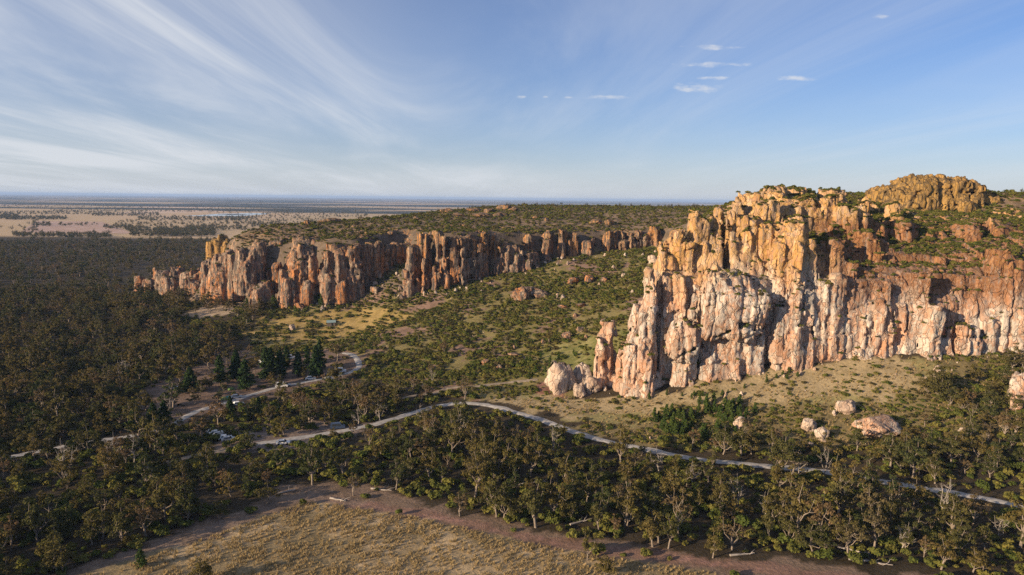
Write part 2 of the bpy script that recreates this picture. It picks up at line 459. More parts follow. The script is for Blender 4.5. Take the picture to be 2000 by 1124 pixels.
# ------------------------------------------------------------------ ground sheet
def ground_colour(x, y, z):
    P = np.stack([x, y, z], -1)
    px, py, dep = project(P)
    j = 22 * fbm(x / 7, y / 7, o=3) * np.clip(250 / np.maximum(dep, 100), .2, 2)
    j2 = 16 * fbm(x / 7 + 50, y / 7, o=3) * np.clip(250 / np.maximum(dep, 100), .2, 2)
    px, py = px + 2.5 * j, py + j2
    n1 = fbm(x / 5, y / 5, o=4); n2 = fbm(x / 23 + 3, y / 23, o=4)
    col = np.empty(x.shape + (3,))
    col[:] = (0.045, 0.036, 0.024)
    up = plateau_sd(x, y) > 1.0
    vis = (dep > 80) & (y < 1400)
    def put(m, c, k=1.0):
        m = (m & vis & ~up)
        col[m] = col[m] * (1 - k) + np.array(c) * k
    put(in_poly(px, py, MIDSLOPE), (0.165, 0.140, 0.060))
    put(in_poly(px, py, MIDSLOPE) & (n2 + .5 * n1 > 0.16), (0.180, 0.122, 0.094))
    put(in_poly(px, py, RSLOPE), (0.150, 0.122, 0.062))
    put(in_poly(px, py, FOOT), (0.259, 0.209, 0.126))
    put(in_poly(px, py, FOOT) & (n2 < -0.1), (0.194, 0.173, 0.083))
    put(in_poly(px, py, LUSH), (0.122, 0.126, 0.043))
    put(in_poly(px, py, LUSH) & (n1 > 0.05), (0.187, 0.173, 0.072))
    put(in_poly(px, py, PINKS), (0.216, 0.101, 0.086), 0.8)
    put(in_poly(px, py, GOLD), (0.288, 0.209, 0.083))
    put(in_poly(px, py, GOLD) & (n1 + n2 > 0.05), (0.194, 0.151, 0.050))
    put(in_poly(px, py, SAND), (0.302, 0.238, 0.173))
    put(in_poly(px, py, CAMPG), (0.144, 0.104, 0.083))
    put(in_poly(px, py, CARPARK), (0.173, 0.137, 0.119))
    put(in_poly(px, py, BARE), (0.158, 0.115, 0.086))
    put(in_poly(px, py, MEADOW), (0.288, 0.220, 0.130))
    put(in_poly(px, py, MEADOW) & (n1 > 0.06), (0.346, 0.266, 0.162))
    put(in_poly(px, py, MEADOW) & (n2 < -0.12), (0.202, 0.158, 0.090))
    dr = seg_dist(x, y, RED) + 1.3 * n1 * 2
    put((dr < 2.2), (0.205, 0.125, 0.098), 0.75)
    put((dr < 1.2) & (n1 > 0), (0.28, 0.165, 0.138), 0.8)
    dt = seg_dist(x, y, TRK) + 1.0 * n1
    put((dt < 2.3), (0.173, 0.130, 0.104), 0.8)
    put((dt > 2.9) & (dt < 3.3), (0.238, 0.187, 0.144), 0.5)
    st = (np.abs(height(x, y + 1.5) - height(x, y - 1.5)) + np.abs(height(x + 1.5, y) - height(x - 1.5, y))) / 3 > 0.9
    k = up & (y < 1400)
    col[k] = (0.119, 0.090, 0.061)
    kk = k & (n2 > 0.02)
    col[kk] = (0.180, 0.130, 0.086)
    kk = k & (n1 > 0.12)
    col[kk] = (0.223, 0.158, 0.101)
    col[st] = (0.12, 0.095, 0.075)
    return np.concatenate([col, np.ones(x.shape + (1,))], -1)

m_ground, t = new_mat('ground_soil_and_grass')
o_ = t.n('ShaderNodeOutputMaterial'); p_ = t.n('ShaderNodeBsdfPrincipled')
geo = t.n('ShaderNodeNewGeometry')
P_ = geo.outputs['Position']
att = t.n('ShaderNodeAttribute'); att.attribute_name = 'soil'
sx = t.n('ShaderNodeSeparateXYZ'); t.l(P_, sx.inputs[0])
fine = t.noise(P_, 0.9, 5.0, 0.7)
fine2 = t.noise(P_, 0.16, 4.0, 0.6)
near_c = t.mix(t.ramp(fine, 0.35, 0.72), att.outputs[0], t.mix(1.0, att.outputs[0], (1.45, 1.4, 1.35), 'MULTIPLY'))
near_c = t.mix(t.ramp(fine2, 0.55, 0.35, 0, 0.6), near_c, t.mix(1.0, near_c, (0.55, 0.55, 0.5), 'MULTIPLY'))
# far plain: paddocks, stubble and distant woods
vor = t.n('ShaderNodeTexVoronoi'); t.l(t.scale(P_, (0.0016, 0.0007, 0.0)), vor.inputs['Vector']); vor.inputs['Scale'].default_value = 1.0
vor.inputs['Randomness'].default_value = 0.7
vs = t.n('ShaderNodeSeparateColor'); t.l(vor.outputs['Color'], vs.inputs[0])
pad = t.mix(vs.outputs[0], (0.47, 0.345, 0.22), (0.42, 0.315, 0.185))
pad = t.mix(t.math('GREATER_THAN', vs.outputs[1], 0.72), pad, (0.52, 0.39, 0.29))
pad = t.mix(t.math('GREATER_THAN', vs.outputs[2], 0.80), pad, (0.34, 0.27, 0.16))
fw1 = t.noise(t.scale(P_, (0.00035, 0.0010, 0)), 1.0, 6.0, 0.62)
yk = t.ramp(sx.outputs[1], 2300.0, 4200.0, -0.05, 0.155)
wood = t.ramp(t.math('ADD', fw1, yk), 0.60, 0.64)
far_c = t.mix(wood, pad, (0.028, 0.032, 0.024))
isfar = t.ramp(sx.outputs[1], 1240.0, 1330.0)
allc = t.mix(isfar, near_c, far_c)
t.l(allc, p_.inputs['Base Color'])
p_.inputs['Roughness'].default_value = 0.95
p_.inputs['Specular IOR Level'].default_value = 0.1
bm_ = t.n('ShaderNodeBump'); bm_.inputs['Strength'].default_value = 0.7; bm_.inputs['Distance'].default_value = 0.5
t.l(fine, bm_.inputs['Height']); t.l(bm_.outputs[0], p_.inputs['Normal'])
t.l(p_.outputs[0], o_.inputs[0])

nx_, ny_ = len(GX), len(GY)
idx = np.arange(nx_ * ny_).reshape(nx_, ny_)
gf = np.stack([idx[:-1, :-1], idx[1:, :-1], idx[1:, 1:], idx[:-1, 1:]], -1).reshape(-1, 4)
gv = np.stack([gx, gy, GZ], -1).reshape(-1, 3)
me = mk_mesh('ground', gv, gf, m_ground, True)
ca = me.attributes.new('soil', 'FLOAT_COLOR', 'POINT')
ca.data.foreach_set('color', ground_colour(gv[:, 0], gv[:, 1], gv[:, 2]).astype(np.float32).ravel())
tag(mk_obj('ground', me), kind='structure')

def ribbon(name, line, width, mat, label, lift=0.12, rag=0.9):
    d = np.gradient(line, axis=0); d /= np.linalg.norm(d, axis=1)[:, None] + 1e-9
    nrm = np.stack([-d[:, 1], d[:, 0]], -1)
    offs = np.linspace(-0.5, 0.5, 5)
    V = []
    s = np.arange(len(line))
    for k, o in enumerate(offs):
        w = width * o + (rag * fbm(s * 0.7 + 31 * k, s * 0 + 3.3, o=2) if k in (0, 4) else 0)
        q = line + nrm * np.asarray(w).reshape(-1, 1) if np.ndim(w) else line + nrm * w
        crown = lift * (1 - (2 * o) ** 2 * 0.9) + 0.02
        V.append(np.column_stack([q, height(q[:, 0], q[:, 1]) + crown]))
    V = np.stack(V, 1)
    n, m = V.shape[:2]
    I = np.arange(n * m).reshape(n, m)
    F = np.stack([I[:-1, :-1], I[:-1, 1:], I[1:, 1:], I[1:, :-1]], -1).reshape(-1, 4)
    return tag(mk_obj(name, mk_mesh(name, V.reshape(-1, 3), F[:, ::-1], mat, True)), label, None, None, 'structure')
m_gravel = plain('pale_gravel', (0.36, 0.345, 0.33), 0.95, 0.1, 0.35, 0.8)
m_dirt = plain('trodden_dirt', (0.27, 0.22, 0.17), 0.95, 0.1, 0.4, 0.8)
ribbon('gravel_road', ROAD, 3.2, m_gravel, 'pale grey gravel road winding below the tall cliff', 0.2)
ribbon('gravel_road', CAMP, 2.8, m_gravel, 'pale gravel road through the camping ground with pines', 0.2)
ribbon('dirt_path', PATH, 2.2, m_dirt, 'thin pale footpath crossing the scrubby slope', 0.15)
ribbon('dirt_path', SPUR, 2.6, m_dirt, 'short dirt track among the trees below the parked cars', 0.15)

# ploughed paddock far out on the plain
m_plough, t = new_mat('ploughed_rows')
o_ = t.n('ShaderNodeOutputMaterial'); p_ = t.n('ShaderNodeBsdfPrincipled')
tc_ = t.n('ShaderNodeTexCoord')
sx = t.n('ShaderNodeSeparateXYZ'); t.l(tc_.outputs['Object'], sx.inputs[0])
w1 = t.math('FRACT', t.math('MULTIPLY', sx.outputs[0], 1 / 37.0))
strip = t.math('LESS_THAN', w1, 0.10)
pc = t.mix(t.ramp(t.noise(tc_.outputs['Object'], 0.02, 4.0), 0.35, 0.65), (0.40, 0.27, 0.21), (0.48, 0.35, 0.30))
pc = t.mix(strip, pc, (0.17, 0.12, 0.09))
t.l(pc, p_.inputs['Base Color']); p_.inputs['Roughness'].default_value = 0.95; p_.inputs['Specular IOR Level'].default_value = 0.1
t.l(p_.outputs[0], o_.inputs[0])
pl = np.array([at(40, 467, 1420)[:2], at(262, 466, 1420)[:2], at(200, 444, 2020)[:2], at(72, 444, 2020)[:2]])
V = np.column_stack([pl - pl[0], np.full(4, 0.25)])
tag(mk_obj('ploughed_field', mk_mesh('ploughed_field', V, [(0, 1, 2, 3)], m_plough), loc=(pl[0][0], pl[0][1], 0)), 'pinkish ploughed paddock in dark edged strips out on the plain', None, None, 'structure')
# lake
m_water, t = new_mat('still_water')
o_ = t.n('ShaderNodeOutputMaterial'); p_ = t.n('ShaderNodeBsdfPrincipled')
p_.inputs['Base Color'].default_value = (0.30, 0.34, 0.38, 1); p_.inputs['Roughness'].default_value = 0.12
tc_ = t.n('ShaderNodeTexCoord')
b_ = t.n('ShaderNodeBump'); b_.inputs['Strength'].default_value = 0.1
t.l(t.noise(tc_.outputs['Object'], 0.4, 3.0), b_.inputs['Height']); t.l(b_.outputs[0], p_.inputs['Normal'])
t.l(p_.outputs[0], o_.inputs[0])
for (a0, a1, y0, y1) in ((392, 468, 423, 419.5), (437, 505, 420.5, 417)):
    A = [ground(a0, y0)[0], ground(a1, y0 - 0.4)[0], ground(a1 + 6, y1)[0], ground(a0 + 14, y1)[0]]
    ctr = np.mean(A, 0)
    ring = []
    for k in range(28):
        th = 2 * math.pi * k / 28
        e = np.array([math.cos(th), math.sin(th)])
        hx = (max(q[0] for q in A) - min(q[0] for q in A)) / 2; hy = (max(q[1] for q in A) - min(q[1] for q in A)) / 2
        rr = 1 + 0.18 * math.sin(3 * th + a0) + 0.1 * math.sin(7 * th)
        ring.append((ctr[0] + e[0] * hx * rr, ctr[1] + e[1] * hy * rr, 0.5))
    mb = MB(); mb.add(ring, [tuple(range(28))])
    tag(mk_obj('lake', mb.mesh('lake', m_water)), 'pale lake glinting far out on the plain' + (' nearer shore' if a0 < 400 else ' behind the first'), None, None, 'structure')

# ------------------------------------------------------------------ rock materials
def rock_material(name, pale, grey, orange, yellow, ylo, yhi, dark_amt=0.5, orange_amt=0.5, pinkish=(0.52, 0.30, 0.24), dk=(0.52, 0.68), brown=None):
    m, t = new_mat(name)
    o = t.n('ShaderNodeOutputMaterial'); p = t.n('ShaderNodeBsdfPrincipled')
    g = t.n('ShaderNodeNewGeometry'); P = g.outputs['Position']
    s = t.n('ShaderNodeSeparateXYZ'); t.l(P, s.inputs[0])
    big = t.noise(t.scale(P, (0.055, 0.055, 0.04)), 1.0, 4.0, 0.6, 0.4)
    streak_ = t.noise(t.scale(P, (0.75, 0.75, 0.07)), 1.0, 5.0, 0.68, 0.3)
    mott = t.noise(t.scale(P, (0.6, 0.6, 0.42)), 1.0, 6.0, 0.74, 0.5)
    spk = t.noise(P, 1.7, 4.0, 0.75)
    wv = t.n('ShaderNodeVectorMath', operation='ADD')
    nzv = t.n('ShaderNodeTexNoise'); t.l(P, nzv.inputs['Vector']); nzv.inputs['Scale'].default_value = 0.35; nzv.inputs['Detail'].default_value = 2.0
    sv_ = t.n('ShaderNodeVectorMath', operation='SCALE'); t.l(nzv.outputs['Color'], sv_.inputs[0]); sv_.inputs['Scale'].default_value = 3.0
    t.l(P, wv.inputs[0]); t.l(sv_.outputs[0], wv.inputs[1])
    vq = t.n('ShaderNodeTexVoronoi'); t.l(t.scale(wv.outputs[0], (0.44, 0.44, 0.13)), vq.inputs['Vector']); vq.inputs['Scale'].default_value = 1.0
    ve = t.n('ShaderNodeTexVoronoi', feature='DISTANCE_TO_EDGE'); t.l(t.scale(wv.outputs[0], (0.44, 0.44, 0.13)), ve.inputs['Vector']); ve.inputs['Scale'].default_value = 1.0
    cellc = t.n('ShaderNodeSeparateColor'); t.l(vq.outputs['Color'], cellc.inputs[0])
    c = t.mix(t.ramp(t.math('ADD', mott, t.math('MULTIPLY', t.math('SUBTRACT', cellc.outputs[0], 0.5), 0.16)), 0.46, 0.56), pale, pinkish)
    c = t.mix(t.math('MULTIPLY', t.ramp(big, 0.47, 0.62), orange_amt), c, orange)
    c = t.mix(t.math('MULTIPLY', t.ramp(mott, 0.58, 0.70), orange_amt * 0.8), c, orange)
    hz = t.ramp(t.math('ADD', s.outputs[2], t.math('MULTIPLY', t.math('SUBTRACT', big, 0.5), 30.0)), ylo, yhi)
    c = t.mix(t.math('MULTIPLY', hz, t.ramp(mott, 0.60, 0.44, 0.25, 0.85)), c, yellow)
    if brown:        # rusty weathered stone high on one side of the wall
        bz = t.math('MULTIPLY', t.ramp(t.math('ADD', s.outputs[2], t.math('MULTIPLY', big, 16.0)), 44, 58), t.math('MULTIPLY', t.ramp(s.outputs[2], 76, 70), t.ramp(t.math('ADD', s.outputs[0], t.math('MULTIPLY', big, 40.0)), 132, 150)))
        c = t.mix(t.math('MULTIPLY', bz, t.ramp(mott, 0.3, 0.55, 0.55, 0.95)), c, brown)
    c = t.mix(t.math('MULTIPLY', t.ramp(streak_, *dk), dark_amt), c, grey)
    # dark lichen on weathered upward faces
    nz = t.n('ShaderNodeSeparateXYZ'); t.l(g.outputs['True Normal'], nz.inputs[0])
    lich = t.math('MULTIPLY', t.ramp(nz.outputs[2], 0.35, 0.85), t.ramp(spk, 0.35, 0.6))
    c = t.mix(t.math('MULTIPLY', lich, 0.6 * dark_amt + 0.2), c, tuple(v * 0.9 for v in grey))
    c = t.mix(t.ramp(spk, 0.54, 0.70, 0, 0.45), c, tuple(v * 0.7 for v in grey))
    c = t.mix(t.ramp(spk, 0.44, 0.30, 0, 0.35), c, tuple(min(0.8, v * 1.25) for v in pale))
    br_ = t.n('ShaderNodeVectorMath', operation='SCALE'); t.l(c, br_.inputs[0]); t.l(t.ramp(cellc.outputs[1], 0.0, 1.0, 0.82, 1.22, smooth=False), br_.inputs['Scale'])
    t.l(br_.outputs[0], p.inputs['Base Color'])
    p.inputs['Roughness'].default_value = 0.92
    p.inputs['Specular IOR Level'].default_value = 0.15
    b = t.n('ShaderNodeBump'); b.inputs['Strength'].default_value = 0.9; b.inputs['Distance'].default_value = 0.55
    hgt = t.math('ADD', t.math('ADD', t.noise(P, 0.8, 5.0, 0.74), t.math('MULTIPLY', streak_, 0.5)), t.math('ADD', t.ramp(ve.outputs['Distance'], 0.0, 0.06, 0.0, 0.75), t.math('MULTIPLY', cellc.outputs[2], 0.5)))
    t.l(hgt, b.inputs['Height']); t.l(b.outputs[0], p.inputs['Normal'])
    t.l(p.outputs[0], o.inputs[0])
    return m
m_rock_main = rock_material('sandstone_cream_and_orange', (0.47, 0.415, 0.36), (0.16, 0.15, 0.145), (0.44, 0.18, 0.065), (0.42, 0.235, 0.055), 43, 62, 0.62, 0.45, (0.42, 0.275, 0.20), (0.52, 0.65), (0.20, 0.09, 0.04))
m_rock_mid = rock_material('sandstone_weathered_grey', (0.33, 0.25, 0.185), (0.075, 0.070, 0.068), (0.44, 0.165, 0.04), (0.31, 0.175, 0.065), 34, 62, 0.92, 0.8, (0.31, 0.165, 0.10), (0.44, 0.57))
m_rock_dome = rock_material('sandstone_yellow_lichen', (0.30, 0.205, 0.095), (0.08, 0.065, 0.045), (0.36, 0.165, 0.045), (0.32, 0.19, 0.05), 30, 60, 0.8, 0.4, (0.28, 0.18, 0.08), (0.46, 0.60))
m_rock_pale = rock_material('sandstone_pale_boulder', (0.46, 0.385, 0.325), (0.19, 0.175, 0.165), (0.42, 0.25, 0.155), (0.45, 0.33, 0.15), 70, 90, 0.6, 0.3, (0.41, 0.31, 0.245))

# ------------------------------------------------------------------ rock masses, as solids turned into meshes
import openvdb
LEDGES = []
SMOOTH_ROCK = False
class Rock:
    def __init__(self, x0, x1, y0, y1, z0, z1, h):
        self.o = np.array([x0, y0, z0], np.float32); self.h = h
        self.n = [int((b - a) / h) + 1 for a, b in ((x0, x1), (y0, y1), (z0, z1))]
        self.X = (x0 + h * np.arange(self.n[0])).astype(np.float32)
        self.Y = (y0 + h * np.arange(self.n[1])).astype(np.float32)
        self.Z = (z0 + h * np.arange(self.n[2])).astype(np.float32)
        self.d = np.full(self.n, 4.0, np.float32)
        self.id = np.zeros(self.n, np.int16)
        self.parts = ['wall']
    def _sub(self, lo, hi):
        r = []
        for ax, A in enumerate((self.X, self.Y, self.Z)):
            i0 = int(np.clip(np.searchsorted(A, lo[ax] - 2), 0, len(A))); i1 = int(np.clip(np.searchsorted(A, hi[ax] + 2), 0, len(A)))
            r.append(slice(i0, i1))
        return tuple(r)
    def put(self, sl, d, name):
        cur = self.d[sl]
        if cur.size == 0:
            return
        self.parts.append(name); k = len(self.parts) - 1
        m = d < cur
        cur[m] = d[m]
        self.id[sl][m] = k
    def column(self, cx, cy, z0, z1, rx, ry, taper=0.7, power=2.8, tilt=(0, 0), dome=0.9, name='pillar', twist=0.0):
        H = max(z1 - z0, 1.0)
        tx, ty = tilt
        lo = (cx - rx * 1.25 - abs(tx), cy - ry * 1.25 - abs(ty), z0 - 3); hi = (cx + rx * 1.25 + abs(tx), cy + ry * 1.25 + abs(ty), z1 + 1)
        sl = self._sub(lo, hi)
        x = self.X[sl[0]][:, None, None]; y = self.Y[sl[1]][None, :, None]; z = self.Z[sl[2]][None, None, :]
        if x.size * y.size * z.size == 0:
            return
        t = np.clip((z - z0) / H, 0, 1)
        s = 1.06 + (taper - 1.06) * t ** 1.3
        g = np.random.default_rng(int(abs(cx * 131 + cy * 17 + z1 * 7) * 10) % 100003)
        ox, oy = cx + tx * (t - 0.5), cy + ty * (t - 0.5)
        u, v = (x - ox) / rx, (y - oy) / ry
        if power < 1.75: ang = math.pi / 4 + g.normal(0, 0.16) + np.arange(4) * math.pi / 2
        else:
            m = int(g.integers(5, 8)); ang = g.random() * 6.283 + np.arange(m) * 2 * math.pi / m + g.normal(0, 0.22, m)
        mn = min(rx, ry)
        d = None
        for a_ in ang:
            r_ = g.uniform(0.80, 1.0); zc = g.uniform(0.15, 0.85); br = g.uniform(-0.22, 0.16)
            e = (u * math.cos(a_) + v * math.sin(a_) - r_ * s + br * np.maximum(t - zc, 0) * -1.0) * mn
            d = e if d is None else np.maximum(d, e)
        for _ in range(3):       # broken, tilted top
            sa, sb = g.normal(0, 0.55, 2)
            d = np.maximum(d, ((z - z1) + sa * (x - ox) + sb * (y - oy) - g.uniform(0, 0.25) * mn) / math.sqrt(1 + sa * sa + sb * sb))
        rnd = np.sqrt(u * u + v * v) - 1.12 * s
        d = np.maximum(d, rnd * mn)
        d = np.maximum(d, (z - z1) * 1.0)
        self.put(sl, d.astype(np.float32), name)
    def lump(self, c, r, name='boulder_face', power=2.4):
        sl = self._sub(np.array(c) - r, np.array(c) + r)
        x = self.X[sl[0]][:, None, None]; y = self.Y[sl[1]][None, :, None]; z = self.Z[sl[2]][None, None, :]
        if x.size * y.size * z.size == 0:
            return
        q = (np.abs((x - c[0]) / r[0]) ** power + np.abs((y - c[1]) / r[1]) ** power + np.abs((z - c[2]) / r[2]) ** power) ** (1 / power)
        self.put(sl, ((q - 1) * min(r)).astype(np.float32), name)
    # the same two, given by where they show
    def pcol(self, px, top, base, w, Y, taper=0.7, power=3.2, lean=0.0, ratio=1.0, dome=0.75, name='pillar', foot=2.0):
        a = at(px, top, Y); b = at(px, base, Y)
        r = w / 2 * (np.linalg.norm(a - CAM)) / F_PX
        self.column((a[0] + b[0]) / 2, Y + r * ratio, b[2] - foot, a[2], r, r * ratio, taper, power, (lean * r, 0), dome, name)
    def plump(self, px, py, wx, wy, Y, thick, name='boulder_face'):
        a = at(px, py, Y); s = np.linalg.norm(a - CAM) / F_PX
        self.lump((a[0], Y + thick * 0.6, a[2]), np.array([wx * s, thick, wy * s]), name)
    def cut(self, P0, P1, w0, w1, Y, depth):
        """an open joint: a thin wedge from one place to another"""
        A, B = at(*P0, Y), at(*P1, Y)
        lo = np.minimum(A, B) - (2, 3, 2); hi = np.maximum(A, B) + (2, depth, 2)
        sl = self._sub(lo, hi)
        x = self.X[sl[0]][:, None, None]; y = self.Y[sl[1]][None, :, None]; z = self.Z[sl[2]][None, None, :]
        if x.size * y.size * z.size == 0:
            return
        e = np.array([B[0] - A[0], B[2] - A[2]]); L = float(e @ e)
        t = np.clip(((x - A[0]) * e[0] + (z - A[2]) * e[1]) / L, 0, 1)
        r = np.sqrt((x - A[0] - t * e[0]) ** 2 + (z - A[2] - t * e[1]) ** 2) - (w0 + (w1 - w0) * t)
        cut = np.maximum(r, (y - Y - depth))
        self.d[sl] = np.maximum(self.d[sl], -cut)
    def build(self, name, mat, label, cat, amp=1.0, seed=0.0, vert=1.0, keep=None, fine=0.12, colw=2.6, block=1.0, low=0.8):
        d = self.d
        band = np.abs(d) < 3.2
        I = np.nonzero(band)
        x, y, z = self.X[I[0]], self.Y[I[1]], self.Z[I[2]]
        wx = x + 1.2 * vnoise(z / 9 + seed, x / 15, y / 15); wy = y + 1.2 * vnoise(z / 9, x / 15 + seed, y / 15)
        # vertical joints
        n = vert * 1.9 * np.exp(-((vnoise(wx / (colw * 2.1) + 7, wy / (colw * 2.1), z / 45 + seed)) / 0.08) ** 2)
        n += vert * 0.9 * np.exp(-((vnoise(wx / colw + 3, wy / colw + seed, z / 22)) / 0.11) ** 2)
        n += vert * 0.35 * vnoise(wx / 1.5, wy / 1.5 + seed, z / 11)
        # bedding
        n += 0.8 * np.exp(-((vnoise(x / 24, y / 24 + seed, z / 5.5)) / 0.08) ** 2)
        n += low * vnoise(x / 9 + seed, y / 9, z / 11) + 0.3 * vnoise(x / 3.4, y / 3.4 + seed, z / 4.4) + 0.22 * vnoise(x / 1.5, y / 1.5 + seed, z / 1.7)
        n -= 0.35
        for sx_, sz_, am in ((6.5, 15.0, 1.7), (3.1, 6.5, 1.0), (1.6, 2.6, 0.55)):
            q = 0.30 * sx_
            cxi = np.floor((x + q * vnoise(y / sx_, z / sz_ + seed, x / sx_)) / sx_ + seed).astype(np.int32) & 63
            cyi = np.floor((y + q * vnoise(x / sx_ + 9, z / sz_, y / sx_)) / sx_).astype(np.int32) & 63
            czi = np.floor((z + 0.35 * sz_ * vnoise(x / sx_, y / sx_ + 4, z / sz_)) / sz_ + 0.37 * cxi).astype(np.int32) & 63
            n += am * block * (_T[cxi, cyi, czi] - 0.5)
        d[I] = d[I] + (amp * n).astype(np.float32)
        g = openvdb.FloatGrid(4.0)
        g.copyFromArray(np.clip(d, -4, 4))
        pts, quads = g.convertToQuads(0.0)
        pts = pts * self.h + self.o
        cen = pts[quads].mean(1)
        ok = (cen[:, 1] < self.Y[-1] - 1.5 * self.h) & (cen[:, 0] > self.X[0] + 1.5 * self.h) & (cen[:, 0] < self.X[-1] - 1.5 * self.h)
        ok &= cen[:, 2] > height(cen[:, 0], cen[:, 1]) - 1.6
        if keep is not None:
            ok &= keep(cen)
        quads, cen = quads[ok], cen[ok]
        # normals for the fine relief
        nf = np.cross(pts[quads[:, 2]] - pts[quads[:, 0]], pts[quads[:, 3]] - pts[quads[:, 1]])
        vn = np.zeros_like(pts)
        for k in range(4):
            np.add.at(vn, quads[:, k], nf)
        vn /= np.linalg.norm(vn, axis=1)[:, None] + 1e-9
        f = fine * (vnoise(pts[:, 0] / 0.9, pts[:, 1] / 0.9, pts[:, 2] / 1.1) + 0.8 * vnoise(pts[:, 0] / 1.9, pts[:, 1] / 1.9 + 5, pts[:, 2] / 1.9))
        pts = pts + vn * f[:, None]
        ii = np.clip(np.round((cen - self.o) / self.h).astype(int), 0, np.array(self.n) - 1)
        fid = self.id[ii[:, 0], ii[:, 1], ii[:, 2]]
        ctr = np.array([np.median(cen[:, 0]), np.median(cen[:, 1]), cen[:, 2].min()])
        root = mk_obj(name, None, loc=ctr)
        tag(root, label, cat)
        for k in np.unique(fid):
            q = quads[fid == k]
            if len(q) < 12:
                continue
            u, inv = np.unique(q, return_inverse=True)
            inv = inv.reshape(-1, 4)
            lab_ = np.arange(len(u))
            while True:                       # join what hangs together
                m_ = lab_[inv].min(1)
                new = lab_.copy()
                for c_ in range(4):
                    np.minimum.at(new, inv[:, c_], m_)
                new = new[new]
                if (new == lab_).all():
                    break
                lab_ = new
            fl = lab_[inv[:, 0]]
            for piece in np.unique(fl):
                w = inv[fl == piece]
                if len(w) < 14:
                    continue
                u2, inv2 = np.unique(w, return_inverse=True)
                me = mk_mesh(self.parts[k], pts[u][u2] - ctr, inv2.reshape(-1, 4)[:, ::-1], mat, SMOOTH_ROCK)
                mk_obj(self.parts[k], me, root)
        fn = nf[ok] if len(nf) != len(quads) else nf
        fn = fn / (np.linalg.norm(fn, axis=1)[:, None] + 1e-9)
        if abs(np.median(fn[:, 1])) > 0.02 and np.median(fn[:, 1]) > 0:
            fn = -fn
        flat = fn[:, 2] > 0.72
        LEDGES.append((name, cen[flat]))
        return root

rr = random.Random(11)
# --- the great wall at the right
R = Rock(30, 236, 242, 330, -1, 96, 0.5)
xt = np.array([30, 46, 54, 58, 62, 70, 78, 90, 97, 100, 106, 112, 118, 125, 136, 155, 165, 174, 194, 210, 236.0])
yt = np.array([290, 268, 255, 257, 258.5, 256, 253.5, 254, 255.5, 259, 256, 255, 256.5, 257, 256.8, 257.5, 259, 260, 258, 257, 259.0])
xw = R.X[:, None, None]; yw = R.Y[None, :, None]; zw = R.Z[None, None, :]
yb = np.interp(R.X, xt, yt).astype(np.float32)[:, None, None]
rightness = smooth(118, 150, R.X)[:, None, None]
lean_l = 0.07 * np.maximum(zw - 8, 0) + np.where(zw > 50, 5.5 * smooth(50, 52.5, zw), 0) + 0.32 * np.maximum(zw - 53, 0) + 0.9 * np.maximum(zw - 68, 0)
lean_r = 0.10 * np.maximum(zw - 20, 0) + 0.35 * np.maximum(zw - 42, 0) + 0.9 * np.maximum(zw - 52, 0) + 1.2 * np.maximum(zw - 60, 0)
yf = yb + lean_l * (1 - rightness) + lean_r * rightness
leftcut = (np.interp(R.Z, [-1, 20, 50, 62, 75, 85], [50, 53, 56, 62, 76, 92]).astype(np.float32)[None, None, :] + 0.32 * np.maximum(yw - 262, 0)) - xw
zU_ = height(R.X[:, None] + 0 * R.Y[None, :], R.Y[None, :] + 0 * R.X[:, None]).astype(np.float32)
topd = zw - (zU_[:, :, None] + 0.2)
topd = np.where(yw < 274, np.maximum(topd, zw - 80), topd)
dd = np.maximum(yf - yw, leftcut * 0.8)
inside_top = zw - np.maximum(zU_, 53)[:, :, None] - 0.4 - 2.6 * smooth(112, 130, R.X)[:, None, None]
dd = np.maximum(dd, np.where(yw > 268, inside_top, zw - 78)).astype(np.float32)
R.d = np.minimum(R.d, dd)
C = R.pcol
C(1188, 634, 748, 50, 263, .5, name='pinnacle'); C(1176, 665, 748, 26, 262, .6, name='pinnacle'); C(1213, 672, 752, 24, 259, .55, name='pinnacle')
C(1257, 596, 790, 66, 251, .62, 2.6, lean=.2, name='buttress'); C(1270, 527, 720, 46, 252.5, .45, 2.4, name='buttress'); C(1240, 640, 775, 40, 252, .5, name='buttress'); C(1272, 690, 775, 34, 249, .6, name='buttress')
C(1305, 542, 606, 22, 257.5, .8); C(1321, 538, 606, 17, 258, .8); C(1337, 540, 604, 18, 257, .8)
C(1316, 598, 735, 42, 260, .9, 3.5, name='panel')
C(1350, 560, 690, 24, 254, .6, lean=1.4); C(1373, 532, 640, 22, 256.5, .7, lean=.8); C(1362, 600, 680, 26, 253, .7)
R.plump(1440, 612, 62, 52, 251, 6.0, 'flake'); R.plump(1402, 590, 26, 58, 252, 5.0, 'flake'); R.plump(1336, 668, 30, 40, 251, 4.5, 'flake'); R.plump(1430, 560, 40, 28, 254, 5.0, 'flake')
R.plump(1475, 625, 20, 34, 252, 5.0, 'flake'); R.plump(1395, 640, 26, 24, 251.5, 4.0, 'flake')
C(1390, 690, 775, 60, 252.5, .85, 3.2, name='apron'); C(1440, 655, 770, 60, 252.5, .8, 3.2, name='apron'); C(1345, 705, 790, 56, 252, .8, 3.2, name='apron'); C(1480, 650, 755, 40, 253, .8, name='apron')
C(1524, 600, 745, 26, 254.5, .8); C(1551, 560, 745, 48, 253.5, .85, 3.4, name='buttress'); C(1578, 580, 730, 34, 255.5, .8); C(1560, 520, 640, 56, 254.5, .9, 3, name='buttress')
C(1612, 560, 720, 26, 257, .8); C(1640, 540, 720, 40, 256.5, .8, 3.2)
for k, px in enumerate(range(1660, 1826, 21)):
    C(px + rr.uniform(-4, 4), rr.uniform(530, 625), 712, rr.uniform(26, 44), 257.2 + rr.uniform(-.9, 1.2), rr.uniform(.55, .8), lean=rr.uniform(-.8, .2), name='rib')
